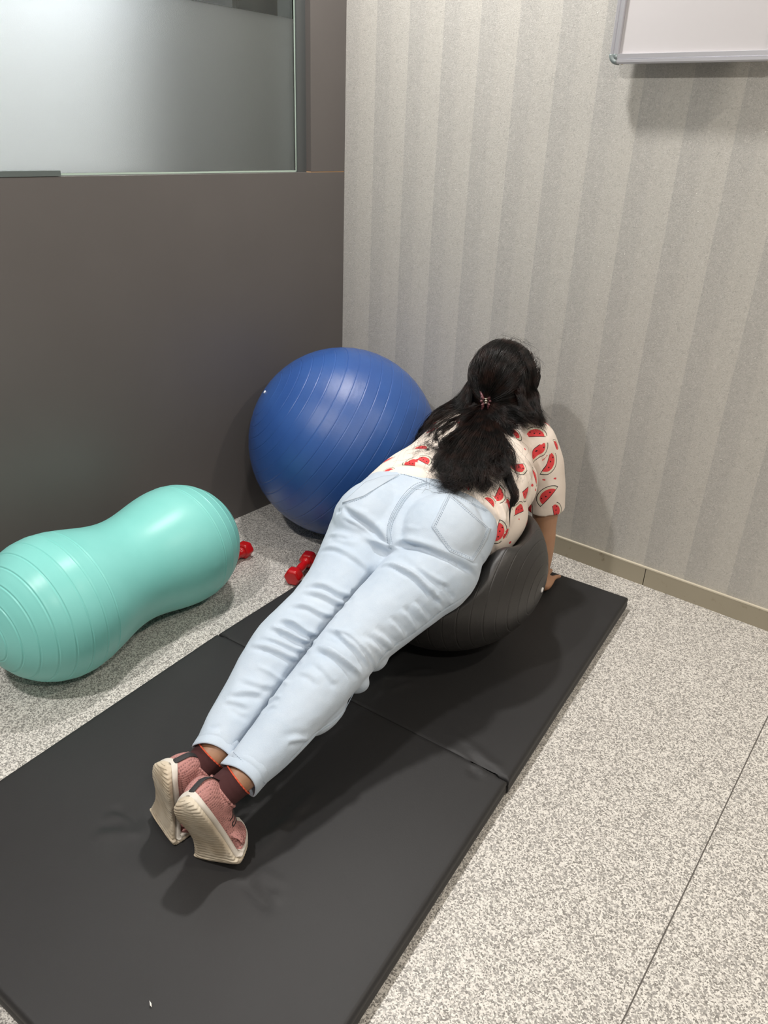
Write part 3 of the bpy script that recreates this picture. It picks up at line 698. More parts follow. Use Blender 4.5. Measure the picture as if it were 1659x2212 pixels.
o = link('back_pocket', pkR, M_POCKET, jeans); o['label'] = 'right back pocket'
pkL = patch(jt, ([(740, 1087), (762, 1080), (784, 1073)], [(790, 1042), (826, 1030), (862, 1026)]), res=20)
o = link('back_pocket', pkL, M_POCKET, jeans)
ptree = bvh(pkR)
def inset(a, b, f): return tuple(np.array(a) * (1 - f) + np.array(b) * f)
cR = (1000, 1140)
loopR = [(968, 1063), (950, 1102), (932, 1138), (971, 1192), (1021, 1215), (1041, 1185), (1060, 1143)]
sp_in = [[inset(a, cR, 0.07), inset(b, cR, 0.07)] for a, b in zip(loopR, loopR[1:])] + [[inset(a, cR, 0.12), inset(b, cR, 0.12)] for a, b in zip(loopR, loopR[1:])] + [[inset((968, 1063), cR, 0.05), inset((1060, 1143), cR, 0.05)], [inset((968, 1063), cR, 0.14), inset((1060, 1143), cR, 0.14)]]
link('pocket_stitching', stitches(ptree, sp_in), M_STITCH, jeans)
seam_parts = []
for poly in ([(923, 1043), (900, 1052), (879, 1070), (861, 1095), (846, 1125), (840, 1152), (843, 1186)],):
    for dx in (-3, 0, 3):
        seam_parts.append(cord(jt, [(x + dx, y + dx * 0.3) for x, y in poly], 0.0012 if dx == 0 else 0.0007, 0.0002))
V, F = merge([s for s in seam_parts if s]); link('centre_seam', mesh(V, F), M_SEAM, jeans)
for q in ([(926, 1047), (903, 1056), (883, 1073), (866, 1097), (851, 1126), (845, 1152), (848, 1178)], [(917, 1040), (896, 1047), (875, 1065), (857, 1091), (841, 1122), (835, 1150), (838, 1176)],
      [(740, 1090), (784, 1076), (822, 1050), (862, 1029)], [(873, 1025), (918, 1039)], [(923, 1043), (966, 1064), (1010, 1085), (1052, 1106)], [(425, 1592), (460, 1604), (503, 1621)], [(505, 1626), (540, 1660), (572, 1692)]):
    link('seam_stitching', stitches(jt, [q]), M_STITCH, jeans)
seam2 = [cord(jt, q, 0.0008, 0.0) for q in ([(1032, 1266), (990, 1296), (955, 1319), (900, 1362), (835, 1408), (805, 1450)], [(768, 1490), (735, 1547), (690, 1580), (660, 1607), (610, 1662)], [(740, 1088), (784, 1074), (822, 1048), (864, 1027)], [(866, 1024), (892, 1031), (919, 1040)], [(921, 1042), (966, 1062), (1010, 1082), (1054, 1104)], [(925, 1020), (920, 1042)])]
for q in seam2:
    if q: link('side_seam', mesh(*q), M_SEAM, jeans)
# rolled hems, open towards the ankle
for P, R in ((PL, RL), (PR, RR)):
    ax = P[0] - P[1]; ax /= np.linalg.norm(ax); a = np.cross(ax, [0, 0, 1.]); a /= np.linalg.norm(a); b = np.cross(a, ax); th = np.linspace(0, 2 * PI, 48, endpoint=False); rg = []
    for h, q in ((-0.026, 0.0002), (-0.0245, 0.0022), (-0.012, 0.0022), (-0.0105, 0.0012), (-0.009, 0.0022), (0.006, 0.0022), (0.0085, 0.0012), (0.0085, -0.0005), (0.004, -0.0015), (-0.02, -0.006)):
        rad = (R[0] + q) * (1 + 0.03 * np.sin(3 * th + P[0][0] * 40) + 0.02 * np.sin(5 * th))
        rg.append(P[0] + ax * (h + 0.004 + 0.004 * np.sin(2 * th)[:, None]) + rad[:, None] * (np.cos(th)[:, None] * a + 0.93 * np.sin(th)[:, None] * b))
    V, F = rings(np.array(rg), caps=False); link('trouser_hem', mesh(V, F), M_DENIM, jeans)

# shirt
torso = loft([st(0.958, -0.735, 0.403, 0.212, 0.106), st(0.956, -0.70, 0.412, 0.214, 0.110), st(0.953, -0.64, 0.432, 0.206, 0.110), st(0.950, -0.55, 0.463, 0.184, 0.108), st(0.930, -0.46, 0.490, 0.164, 0.104),
              st(0.905, -0.40, 0.510, 0.162, 0.090), st(0.898, -0.355, 0.535, 0.130, 0.068), st(0.892, -0.33, 0.555, 0.080, 0.050)], 56, 34)
ShR = np.array([1.048, -0.375, 0.535]); ShL = np.array([0.775, -0.415, 0.495])
sleeves = [tube([ShR - WD * 0.05 + np.array([0, -.02, 0]), ShR + np.array([0.004, 0, 0.0]), (1.078, -0.355, 0.48), (1.096, -0.342, 0.40), (1.100, -0.335, 0.322)], [0.055, 0.060, 0.058, 0.055, 0.057], 28, up=(0, 1, 0), fine=24),
           tube([ShL + WD * 0.05, ShL, (0.760, -0.41, 0.44), (0.755, -0.408, 0.38), (0.753, -0.406, 0.312)], [0.052, 0.053, 0.054, 0.053, 0.056], 28, up=(0, 1, 0), fine=24),
           tube([ShL, (0.89, -0.39, 0.55), ShR], [0.056, 0.060, 0.056], 28, fine=20)]
flank = [ellipsoid(to_cam(1.086, -0.62, 0.385), (0.080, 0.125, 0.085), Rb), ellipsoid(to_cam(1.080, -0.695, 0.372), (0.080, 0.060, 0.085), Rb), ellipsoid(to_cam(1.062, -0.50, 0.430), (0.072, 0.10, 0.078), Rb)]
sm = union([torso] + sleeves + flank, 0.0042, 12)
stree = bvh(sm)
FS = [
 ([(1142, 1020), (1148, 1045), (1150, 1075), (1143, 1100)], 0.006, 0.008, 'v'), ([(1125, 1010), (1140, 1030), (1145, 1060)], 0.004, 0.008, 's'),
 ([(1100, 960), (1130, 990), (1150, 1010)], 0.003, 0.009, 's'), ([(1085, 1050), (1105, 1075), (1120, 1100)], 0.005, 0.009, 's'),
 ([(1070, 1080), (1085, 1110), (1090, 1140)], 0.005, 0.008, 's'), ([(1100, 1100), (1095, 1125), (1080, 1150)], 0.004, 0.007, 'v'),
 ([(845, 1010), (880, 1003), (915, 1010), (945, 1025)], 0.006, 0.006, 's'), ([(860, 1000), (900, 997), (930, 1005)], 0.004, 0.006, 'v'),
 ([(1065, 1130), (1070, 1160), (1068, 1190)], 0.004, 0.006, 's'), ([(1155, 1095), (1180, 1098), (1212, 1095)], 0.0012, 0.002, 'v'),
 ([(1160, 960), (1175, 1000), (1178, 1040)], 0.003, 0.010, 's'), ([(1165, 1050), (1160, 1075), (1158, 1095)], 0.003, 0.008, 'r'),
 ([(980, 1045), (1010, 1055), (1040, 1080)], 0.004, 0.006, 's'),
]
crease(sm, stree, FS)
V = getv(sm); N = getn(sm)
wr = np.array([mnoise.noise(Vector((v[0] * 22, v[1] * 14, v[2] * 18))) for v in V])
setv(sm, V + N * (0.0035 * wr)[:, None])
bm = bmesh.new(); bm.from_mesh(sm); bmesh.ops.triangulate(bm, faces=bm.faces); bm.to_mesh(sm); bm.free()
stree = bvh(sm)
SL = [((1094, 919), (1118, 947)), ((1134, 943), (1180, 942)), ((1160, 953), (1144, 992)), ((1189, 974), (1177, 1024)), ((1142, 1001), (1088, 1006)), ((1149, 1013), (1160, 1048)),
      ((1168, 1095), (1205, 1054)), ((1193, 1088), (1199, 1124)), ((1147, 1047), (1124, 1068)), ((1110, 1113), (1134, 1102)), ((1092, 1073), (1102, 1107)), ((1046, 1074), (1068, 1096)),
      ((1080, 1050), (1066, 1082)), ((990, 1036), (1014, 1060)), ((898, 990), (926, 1004)), ((872, 1004), (900, 1006)), ((1079, 1126), (1066, 1172)), ((1098, 1138), (1084, 1166)), ((1196, 952), (1204, 976)),
      ((826, 1024), (850, 1012)), ((950, 990), (985, 975)), ((1030, 950), (1010, 980)), ((985, 935), (960, 950))]
HE = [(1134, 970), (1106, 980), (1157, 1058), (1199, 1034), (1175, 1037), (968, 1031), (1102, 1172), (1122, 1122), (1150, 1048), (1075, 1005), (1092, 1150)]
sl = []
for p1, p2 in SL:
    m = ((p1[0] + p2[0]) / 2, (p1[1] + p2[1]) / 2); O, n, _ = hit(stree, m)
    if O is None: continue
    if n @ pxray(m) > 0: n = -n
    d0 = (O - CP) @ (-RC[2]); sc = d0 / FPX
    cr = RC[0]; cu = RC[1]
    def onpln(p):
        r = pxray(p); q = r @ n; t = ((O - CP) @ n) / (q if abs(q) > 0.25 else math.copysign(0.25, q)); return CP + r * t
    A = onpln(p1); B = onpln(p2); e1 = (B - A); L = np.linalg.norm(e1); e1 /= L + 1e-9; e1 -= n * (e1 @ n); e1 /= np.linalg.norm(e1)
    # the round side lies to the right of p1 -> p2 as drawn
    e2 = -np.cross(e1, n)
    sl.append((O, e1, e2, min(max(L / 2 * 1.10, 0.018), 0.037), 1.0))
for p in HE:
    O, n, _ = hit(stree, p)
    if O is None: continue
    e1 = np.cross(n, [0.3, 0.2, 1]); e1 /= np.linalg.norm(e1); sl.append((O, e1, np.cross(n, e1), 0.0060, -1.0))
V = getv(sm); N = getn(sm)
cent = np.array([s[0] for s in sl]); tries = RNG.permutation(len(V))[:3000]; extra = [c for c in cent]
for i in tries:
    if len(extra) > 110: break
    v = V[i]
    if min(np.linalg.norm(v - c) for c in extra) < 0.058: continue
    n = N[i]; e1 = np.cross(n, RNG.normal(size=3)); e1 /= np.linalg.norm(e1); sl.append((v, e1, np.cross(e1, n), 0.024, 1.0)); extra.append(v)
pat = np.zeros((len(V), 3)); best = np.full(len(V), 1e9); second = np.full(len(V), 1e9)
for O, e1, e2, R, k in sl:
    d = V - O; uu_ = d @ e1 / R; vv_ = d @ e2 / R; nn_ = np.abs(d @ np.cross(e1, e2)) / R
    if k == 1.0: met = np.sqrt(uu_ ** 2 + (vv_ - 0.4) ** 2 + (nn_ * 0.7) ** 2) ; lim = 1.45
    else: met = np.sqrt(uu_ ** 2 + vv_ ** 2 + nn_ ** 2) ; lim = 1.9
    met = np.where(nn_ < 1.6, met, 1e9); up_ = met < best; second = np.where(up_, best, np.minimum(second, met)); best[up_] = met[up_]
    pat[up_, 0] = uu_[up_]; pat[up_, 1] = vv_[up_]; pat[up_, 2] = np.where(met[up_] < lim, k, 0.0)
pat[(second - best < 0.32) & (best > 0.80), 2] = 0.0
at = sm.attributes.new('pat', 'FLOAT_VECTOR', 'POINT'); at.data.foreach_set('vector', pat.ravel())
shirt = link('shirt', sm, M_SHIRT, BX)
ctree = BVHTree.FromPolygons(*(lambda a: (list(map(Vector, a[0])), a[1]))(merge([(getv(jm), [tuple(p.vertices) for p in jm.polygons]), (getv(sm), [tuple(p.vertices) for p in sm.polygons])])))

# body: one continuous skin
AnR = np.array([1.098, -1.598, 0.160]); AnL = np.array([1.018, -1.585, 0.160])
skin = [tube([HipR, PR[5], PR[3], PR[1], PR[0], AnR], [0.065, 0.055, 0.045, 0.036, 0.031, 0.030], 20, fine=40),
        tube([HipL, PL[5], PL[3], PL[1], PL[0], AnL], [0.065, 0.052, 0.043, 0.036, 0.031, 0.030], 20, fine=40),
        loft([st(0.968, -0.84, 0.372, 0.16, 0.07), st(0.945, -0.72, 0.405, 0.16, 0.07), st(0.925, -0.55, 0.46, 0.145, 0.075), st(0.905, -0.45, 0.49, 0.15, 0.075), st(0.893, -0.385, 0.525, 0.12, 0.055)], 36, 20),
        tube([ShL, (0.89, -0.39, 0.545), ShR], [0.040, 0.045, 0.040], 20, fine=14),
        tube([(0.892, -0.395, 0.55), (0.902, -0.372, 0.60), (0.912, -0.35, 0.645)], [0.062, 0.052, 0.054], 20, fine=8)]
def hand(W, fdir, side, Wr):
    """palm down on the mat; fdir: finger direction, side: +1 little finger on +x side"""
    f = np.array(fdir, float); f /= np.linalg.norm(f); s = np.array([f[1], -f[0], 0.]) * side; z = np.array([0, 0, 1.]); W = np.array(W, float); out = []
    out.append(loft([(W + z * 0.018 - f * 0.020, s * 0.020, z * 0.014), (W + z * 0.002, s * 0.034, z * 0.018), (W + f * 0.030 - z * 0.002, s * 0.040, z * 0.0150), (W + f * 0.065 - z * 0.004, s * 0.041, z * 0.0125), (W + f * 0.082 - z * 0.005, s * 0.036, z * 0.009)], 28, 14))
    for k, (off, ln, ang, r) in enumerate(((0.031, 0.052, 20, 0.0075), (0.011, 0.066, 4, 0.0085), (-0.010, 0.072, -3, 0.0088), (-0.030, 0.065, -10, 0.0085))):
        a = math.radians(ang); d = f * math.cos(a) + s * math.sin(a); b = W + f * (0.070 if k else 0.060) + s * off - z * 0.006
        out.append(tube([b - d * 0.015, b + d * 0.01 + z * 0.003, b + d * ln * 0.45 + z * 0.0035, b + d * ln * 0.75 - z * 0.001, b + d * ln * 0.97 - z * 0.005, b + d * ln - z * 0.006], [r, r * 1.05, r * 0.98, r * 0.92, r * 0.8, r * 0.5], 12, fine=20))
    d = f * 0.62 - s * 0.78; b = W - s * 0.022 + f * 0.012 - z * 0.002
    out.append(tube([b, b + d * 0.022, b + d * 0.048 - z * 0.003, b + d * 0.068 - z * 0.006], [0.015, 0.013, 0.010, 0.007], 12, fine=14))
    return out
skin += [tube([ShR, (1.078, -0.352, 0.44), (1.100, -0.338, 0.335), (1.108, -0.336, 0.262), (1.112, -0.338, 0.225), (1.118, -0.342, 0.165), (1.122, -0.350, 0.100), (1.122, -0.355, 0.072)], [0.050, 0.044, 0.040, 0.0345, 0.0345, 0.030, 0.0235, 0.024], 22, up=(0, 1, 0), fine=50)]
skin += hand((1.122, -0.352, 0.068), (-0.30, 1.0, 0), 1, None)
skin += [tube([ShL, (0.760, -0.412, 0.42), (0.755, -0.408, 0.335), (0.756, -0.405, 0.262), (0.757, -0.402, 0.225), (0.758, -0.40, 0.165), (0.759, -0.40, 0.100), (0.760, -0.40, 0.072)], [0.050, 0.044, 0.040, 0.0345, 0.0345, 0.030, 0.0235, 0.024], 22, up=(0, 1, 0), fine=50)]
skin += hand((0.760, -0.40, 0.068), (-0.06, 1.0, 0), -1, None)
HC = np.array([0.922, -0.338, 0.690])
skin += [ellipsoid(HC, (0.073, 0.090, 0.090)), ellipsoid(HC + np.array([0.0, 0.035, -0.045]), (0.056, 0.055, 0.070)), ellipsoid(HC + np.array([0.0, 0.048, -0.098]), (0.030, 0.030, 0.020)),
         tube([HC + np.array([0, 0.085, -0.01]), HC + np.array([0, 0.100, -0.035]), HC + np.array([0, 0.106, -0.045]), HC + np.array([0, 0.090, -0.052])], [0.008, 0.011, 0.013, 0.010], 12, fine=12),
         ellipsoid(HC + np.array([0, 0.084, -0.078]), (0.022, 0.010, 0.006)), ellipsoid(HC + np.array([0, 0.082, -0.088]), (0.018, 0.009, 0.006)),
         ellipsoid(HC + np.array([0, 0.078, 0.015]), (0.050, 0.014, 0.010))]
for s in (-1, 1): skin.append(ellipsoid(HC + np.array([s * 0.076, 0.004, -0.03]), (0.009, 0.018, 0.030)))
bmesh_ = union(skin, 0.0032, 5)
V = getv(bmesh_); V[:, 2] = np.where(V[:, 2] < TM + 0.002, np.maximum(V[:, 2], TM + 0.0006), V[:, 2]); setv(bmesh_, V)
body = link('body', bmesh_, M_SKIN, BX)
for s in (-1, 1):
    V, F = ellipsoid(HC + np.array([s * 0.031, 0.079, -0.012]), (0.013, 0.011, 0.011), nu=16, nv=10)
    link('eye', mesh(V, F), flat('eye_white', (0.75, 0.73, 0.70), 0.2) if s < 0 else bpy.data.materials['eye_white'], BX)

# socks and shoes
def shoe(heel, ball, wdir, ankle, hem, mirror):
    heel = np.array(heel, float); ball = np.array(ball, float); t = ball - heel; Lh = np.linalg.norm(t); t /= Lh
    w = np.array(wdir, float); w -= t * (w @ t); w /= np.linalg.norm(w); n = np.cross(t, w)
    if n[1] < 0: n = -n
    toe = np.array([n[0], n[1], 0.]); toe /= np.linalg.norm(toe); up = np.array([0, 0, 1.])
    sh = bpy.data.objects.new('shoe', None); COL.objects.link(sh); sh.location = tuple(ball); bpy.context.view_layer.update(); sh.parent = BX; sh.matrix_parent_inverse = BX.matrix_world.inverted()
    # spine of the outsole: down the standing sole, round the ball of the foot, forward along the mat
    SP = [(-0.019, 0.010), (-0.014, 0.005), (0.0, 0.0), (0.03, 0.0), (0.065, 0.004), (0.10, 0.005), (0.135, 0.0), (Lh - 0.012, 0.0)]
    P = [heel + t * a + n * b for a, b in SP]; NN = [n] * len(SP); z0 = TM + 0.001
    q = heel + t * (Lh - 0.002) + n * 0.006; q[2] = z0 + 0.004; P.append(q); NN.append((n + up) / math.sqrt(2))
    for d in (0.022, 0.045, 0.066, 0.080, 0.088):
        q = heel + t * Lh + toe * d; q[2] = z0 + (0.0 if d < 0.07 else (d - 0.066) * 0.4); P.append(q); NN.append(up)
    W = [0.005, 0.018, 0.029, 0.034, 0.032, 0.034, 0.043, 0.048, 0.049, 0.048, 0.044, 0.034, 0.020, 0.006]
    H = [0.045, 0.056, 0.074, 0.082, 0.080, 0.070, 0.062, 0.058, 0.056, 0.050, 0.042, 0.032, 0.022, 0.012]
    P = np.array(P); NN = np.array(NN); m = 150
    A = crom(np.concatenate([P, NN, np.array(W)[:, None], np.array(H)[:, None]], 1), m)
    P, NN, W, H = A[:, :3], A[:, 3:6], A[:, 6], A[:, 7]; NN /= np.linalg.norm(NN, axis=1)[:, None]
    arc = np.concatenate([[0], np.cumsum(np.linalg.norm(np.diff(P, axis=0), axis=1))])
    th = np.linspace(0, 2 * PI, 44, endpoint=False); c = np.sign(np.cos(th)) * np.abs(np.cos(th)) ** 0.55; s = np.sign(np.sin(th)) * np.abs(np.sin(th)) ** 0.55
    wv = w if True else w
    thk = 0.0125
    R = []; Rm = []
    for p, nn, ww, a in zip(P, NN, W, arc):
        rib = 0.0011 * (abs(math.sin(PI * (a) / 0.0068)) - 0.5)
        lat = c * ww; base = p + nn * (thk * 0.5)
        ring = base + lat[:, None] * wv + (s * thk * 0.5)[:, None] * nn
        wob = 0.0034 * (np.abs(np.sin(PI * (a + 0.006 * np.sin(lat * 75)) / 0.0070)) - 0.6)
        ring = ring - nn * (wob * (s < -0.3))[:, None] + wv * (np.sign(c) * 0.0009 * np.abs(np.sin(PI * a / 0.0070)) * (np.abs(c) > 0.8))[:, None]
        R.append(ring)
        Rm.append(p + nn * (thk + 0.005) + (c * (ww + 0.0012))[:, None] * wv + (s * 0.0075)[:, None] * nn)
    V, F = rings(np.array(R), True); V[:, 2] = np.maximum(V[:, 2], z0); link('outsole', mesh(V, F), M_SOLE, sh)
    V, F = rings(np.array(Rm), True); V[:, 2] = np.maximum(V[:, 2], z0 + 0.001); link('midsole', mesh(V, F), M_MIDS, sh)
    # knitted upper
    Ru = []
    for p, nn, ww, hh in zip(P[3:-6], NN[3:-6], W[3:-6], H[3:-6]):
        low = p + nn * (thk + 0.008); cc = low + nn * (hh - 0.015) * 0.5
        sq = np.where(s > 0, 1.0, 1.0); taper = np.where(s > 0, 1 - 0.30 * s, 1.0)
        Ru.append(cc + (c * (ww - 0.001) * taper)[:, None] * wv + (s * (hh - 0.015) * 0.5)[:, None] * nn)
    V, F = rings(np.array(Ru), True); 
    ank = np.array(ankle, float); hm = np.array(hem, float); axk = (hm - ank) / np.linalg.norm(hm - ank)
    col = tube([ank - axk * 0.020, ank + axk * 0.002, ank + axk * 0.020], [0.040, 0.039, 0.0375], 26, fine=12)
    um = union([(V, F), col], 0.003, 6)
    link('knit_upper', um, M_KNIT, sh); ut = bvh(um)
    # collar binding, heel strap, tongue and lace
    a, b, x = frame(axk); tq = np.linspace(0, 2 * PI, 33)
    V, F = tube(np.array([ank + axk * 0.021 + 0.0355 * (np.cos(q) * a + np.sin(q) * b) for q in tq]), 0.0028, 8); link('collar_binding', mesh(V, F), M_KNIT, sh)
    sp = []
    for f in np.linspace(0, 1, 12):
        tgt = (heel + n * (thk + 0.012)) * (1 - f) + (ank + axk * 0.026) * f; o3 = -t * 0.10 + tgt
        r = ut.ray_cast(Vector(o3), Vector(t)); sp.append(np.array(r[0]) - t * 0.0015 if r[0] is not None else tgt - t * 0.03)
    sp = np.array(sp); sp = crom(np.vstack([sp, sp[-1] + axk * 0.012 + t * 0.004]), 20)
    V, F = loft([(q, w * 0.0062, t * 0.0012) for q in sp], 12); link('heel_tab', mesh(V, F), M_TAB, sh)
    lp = []
    for sgn in (mirror,):
        for kk, (du, dv) in enumerate([(0.0, 0), (0.012, 0.004), (0.024, 0.0), (0.026, 0.008), (0.010, 0.012), (0.002, 0.010), (0.0, 0.016), (0.014, 0.020), (0.026, 0.018)]):
            q0 = heel + t * (0.085 + dv) + n * (0.048 + du) + w * sgn * 0.12; r = ut.ray_cast(Vector(q0), Vector(-w * sgn))
            if r[0] is not None: lp.append(np.array(r[0]) + w * sgn * 0.0008)
    if len(lp) > 4:
        V, F = tube(np.array(lp), 0.0011, 6, fine=50); link('side_logo', mesh(V, F), M_TAB, sh)
    # sock
    sk = bpy.data.objects.new('tmpx', None)
    bpy.data.objects.remove(sk)
    e = ank + (hm - ank) * 0.80
    V, F = tube([ank - axk * 0.01, ank + axk * 0.015, ank * 0.4 + e * 0.6, e], [0.0335, 0.0335, 0.0335, 0.0345], 28, fine=20, caps=True)
    V = V + 0.0006 * np.sin(V @ np.array([400, 300, 350.]))[:, None] * n; so = link('sock', mesh(V, F), M_SOCK, BX)
    a, b, x = frame(axk)
    V, F = tube(np.array([e + (0.0345 + 0.0008 * math.sin(q * 26)) * (np.cos(q) * a + np.sin(q) * b) for q in np.linspace(0, 2 * PI, 97)]), 0.0016, 6); o = link('sock_trim', mesh(V, F), M_SOCKTRIM, so); o['label'] = 'orange scalloped trim'
    return sh
shoe((1.115, -1.672, 0.197), (1.139, -1.634, 0.050), (0.925, 0.375, 0), AnR, PR[0], 1)
shoe((1.012, -1.652, 0.203), (0.995, -1.655, 0.050), (0.985, -0.17, 0), AnL, PL[0], 1)

# ------------------------------------------------------------------ black ball under the belly, pressed in by the body
KB = np.array([1.013, -0.716, TM + 0.2305]); KR = 0.270; KA = 0.85
def ell_hit(px):
    d = pxray(px); S = np.array([1, 1, 1 / KA]); o = (CP - KB) * S; dd = d * S; A = dd @ dd; B = 2 * o @ dd; Q = o @ o - KR * KR; D = B * B - 4 * A * Q
    t = (-B - math.sqrt(max(D, 0))) / (2 * A); return CP + d * t
bpk = ell_hit((1170.5, 1274)); axk_ = (bpk - KB) * np.array([1, 1, 1 / KA])
V, F = lathe((0, 0, 0), axk_, groove_profile(KR, np.arange(0.17, 2.9, 0.124), 0.0013, 0.0016), 200)
V = V * np.array([1, 1, KA]) + KB
gs = 0.005; gx = np.arange(KB[0] - 0.30, KB[0] + 0.30, gs); gy = np.arange(KB[1] - 0.30, KB[1] + 0.30, gs); Hh = np.full((len(gx), len(gy)), 9.0)
for i, x in enumerate(gx):
    for j, y in enumerate(gy):
        r = ctree.ray_cast(Vector((x, y, 0.05)), Vector((0, 0, 1)))
        if r[0] is not None: Hh[i, j] = r[0][2] - 0.007
for _ in range(60):
    Q = Hh.copy()
    for ax_ in (0, 1):
        for d_ in (1, -1): Q = np.minimum(Q, np.roll(Hh, d_, ax_) + gs * 1.35)
    Hh = Q
for _ in range(14): Hh = (Hh + np.roll(Hh, 1, 0) + np.roll(Hh, -1, 0) + np.roll(Hh, 1, 1) + np.roll(Hh, -1, 1)) / 5
ii = np.clip(((V[:, 0] - gx[0]) / gs), 0, len(gx) - 1.001); jj = np.clip(((V[:, 1] - gy[0]) / gs), 0, len(gy) - 1.001); i0 = ii.astype(int); j0 = jj.astype(int); fi = ii - i0; fj = jj - j0
lim = Hh[i0, j0] * (1 - fi) * (1 - fj) + Hh[i0 + 1, j0] * fi * (1 - fj) + Hh[i0, j0 + 1] * (1 - fi) * fj + Hh[i0 + 1, j0 + 1] * fi * fj
lim = np.minimum(lim, 2.0); kk_ = 0.024; soft = -kk_ * np.log(np.exp(-V[:, 2] / kk_) + np.exp(-lim / kk_))
V[:, 2] = np.where(V[:, 2] > 0.12, soft * np.clip((V[:, 2] - 0.12) / 0.08, 0, 1) + V[:, 2] * (1 - np.clip((V[:, 2] - 0.12) / 0.08, 0, 1)), V[:, 2])
V[:, 2] = np.maximum(V[:, 2], TM + 0.0012)
kb = empty('exercise_ball', (KB[0], KB[1], TM), 'black ribbed exercise ball on the mat, squashed under the person', 'exercise ball')
link('ball_body', mesh(V, F), M_BLACKB, kb)
nn = (bpk - KB) * np.array([1, 1, 1 / KA ** 2]); plug(kb, bpk, nn / np.linalg.norm(nn), 0.007)

# ------------------------------------------------------------------ hair
CAPR = np.array([0.0955, 0.108, 0.104])
CLIP = onax((1048, 868), 1, -0.452)
def cap_pt(d, k=1.0): return HC + d * CAPR * k
hv, hf = merge([ellipsoid(HC + np.array([0, -0.004, 0.0]), CAPR * np.array([0.955, 0.955, 0.97])), tube([HC + np.array([0, -0.06, -0.02]), CLIP + np.array([0.0, 0.012, 0.002])], [0.070, 0.020], 20, fine=10),
                ])
capm = union([ellipsoid(HC + np.array([0, -0.012, 0.0]), CAPR * np.array([0.955, 0.93, 0.97])), ellipsoid(HC + np.array([0.004, -0.02, -0.05]), (0.092, 0.085, 0.085)), ellipsoid(HC + np.array([-0.01, -0.05, -0.10]), (0.070, 0.055, 0.05)), tube([HC + np.array([0, -0.050, -0.01]), HC * 0.35 + CLIP * 0.65, CLIP + np.array([0.0, 0.016, 0.0])], [0.075, 0.050, 0.014], 24, fine=12)], 0.005, 8)
V = getv(capm)
htree = bvh(capm)
# support for the loose hair: clothes, head, and the line of the back
suptree = BVHTree.FromPolygons(*(lambda a: (list(map(Vector, a[0])), a[1]))(merge([(getv(sm), [tuple(p.vertices) for p in sm.polygons]), (getv(jm), [tuple(p.vertices) for p in jm.polygons]), (getv(capm), [tuple(p.vertices) for p in capm.polygons])])))
hairV = []; hairF = []; hn = 0; _fc = {}
def strand(P, r0, r1=None, n=3):
    global hn
    P = np.asarray(P, float); m = len(P); r1 = r0 * 0.25 if r1 is None else r1
    T = np.gradient(P, axis=0); T /= np.linalg.norm(T, axis=1)[:, None] + 1e-9
    a = np.cross(T, np.array([0.3, 0.2, 1.0])); a /= np.linalg.norm(a, axis=1)[:, None] + 1e-9; b = np.cross(a, T)
    rr = np.linspace(r0, r1, m)[:, None]; th = np.linspace(0, 2 * PI, n, endpoint=False)
    hairV.append(np.stack([P + rr * (math.cos(q) * a + math.sin(q) * b) for q in th], 1).reshape(-1, 3))
    if (m, n) not in _fc: _fc[(m, n)] = np.array([(i * n + j, i * n + (j + 1) % n, (i + 1) * n + (j + 1) % n, (i + 1) * n + j) for i in range(m - 1) for j in range(n)])
    hairF.append(_fc[(m, n)] + hn); hn += m * n
# 1. half-up hair: from the hairline over the skull to the clip
dc = (CLIP - HC) / CAPR; dc /= np.linalg.norm(dc)
e1 = np.cross(dc, [0, 0, 1.]); e1 /= np.linalg.norm(e1); e2 = np.cross(e1, dc)
for k in range(4600):
    phi = RNG.uniform(0, 2 * PI); ang = RNG.uniform(0.75, 2.0) if math.sin(phi) * e2[2] > -0.3 else RNG.uniform(0.5, 1.2)
    lift = 1.0 + abs(RNG.normal(0, 0.008)); bow = RNG.normal(0, 0.10); jit = RNG.normal(0, 0.004, 3)
    P = []
    for u in np.linspace(0, 1, 16):
        aa = ang * (1 - u) ** 0.9; ph = phi + bow * math.sin(PI * u)
        d = math.cos(aa) * dc + math.sin(aa) * (math.cos(ph) * e1 + math.sin(ph) * e2)
        base = cap_pt(d, lift)
        w_ = max(0.0, 1 - aa / 0.75); w_ = w_ * w_ * (3 - 2 * w_)
        tgt = CLIP + (math.cos(ph) * e1 + math.sin(ph) * e2) * 0.008
        P.append(base * (1 - w_) + tgt * w_ + jit * math.sin(PI * u))
    strand(P, 0.00055, 0.0004)
# 2. loose hair: guides drawn over the back
def lay(px_poly, offs, n=26, dy=-0.44):
    P = dens(px_poly, 1.0); idx = np.linspace(0, len(P) - 1, n).astype(int); P = P[idx]; o_ = np.interp(np.linspace(0, 1, n), np.linspace(0, 1, len(offs)), offs); out = []; dd = []
    for p, of in zip(P, o_):
        r = suptree.ray_cast(Vector(CP), Vector(pxray(p))); d = r[3] if r[0] is not None else np.nan
        if r[0] is not None and r[0][0] < 0.40: d = np.nan
        dd.append(d); out.append(p)
    dd = np.array(dd); ok = ~np.isnan(dd)
    if ok.sum() == 0: dd[:] = np.linalg.norm(onax(out[0], 1, dy) - CP)
    else: dd = np.interp(np.arange(n), np.arange(n)[ok], dd[ok])
    k = np.array([1, 2, 3, 2, 1]) / 9.0; 
    for _ in range(3):
        pd = np.concatenate([[dd[0]] * 2, dd, [dd[-1]] * 2]); dd = np.minimum(np.convolve(pd, k, 'valid'), dd + 0.004)
    return np.array([CP + pxray(p) * (d - of) for p, d, of in zip(out, dd, o_)])
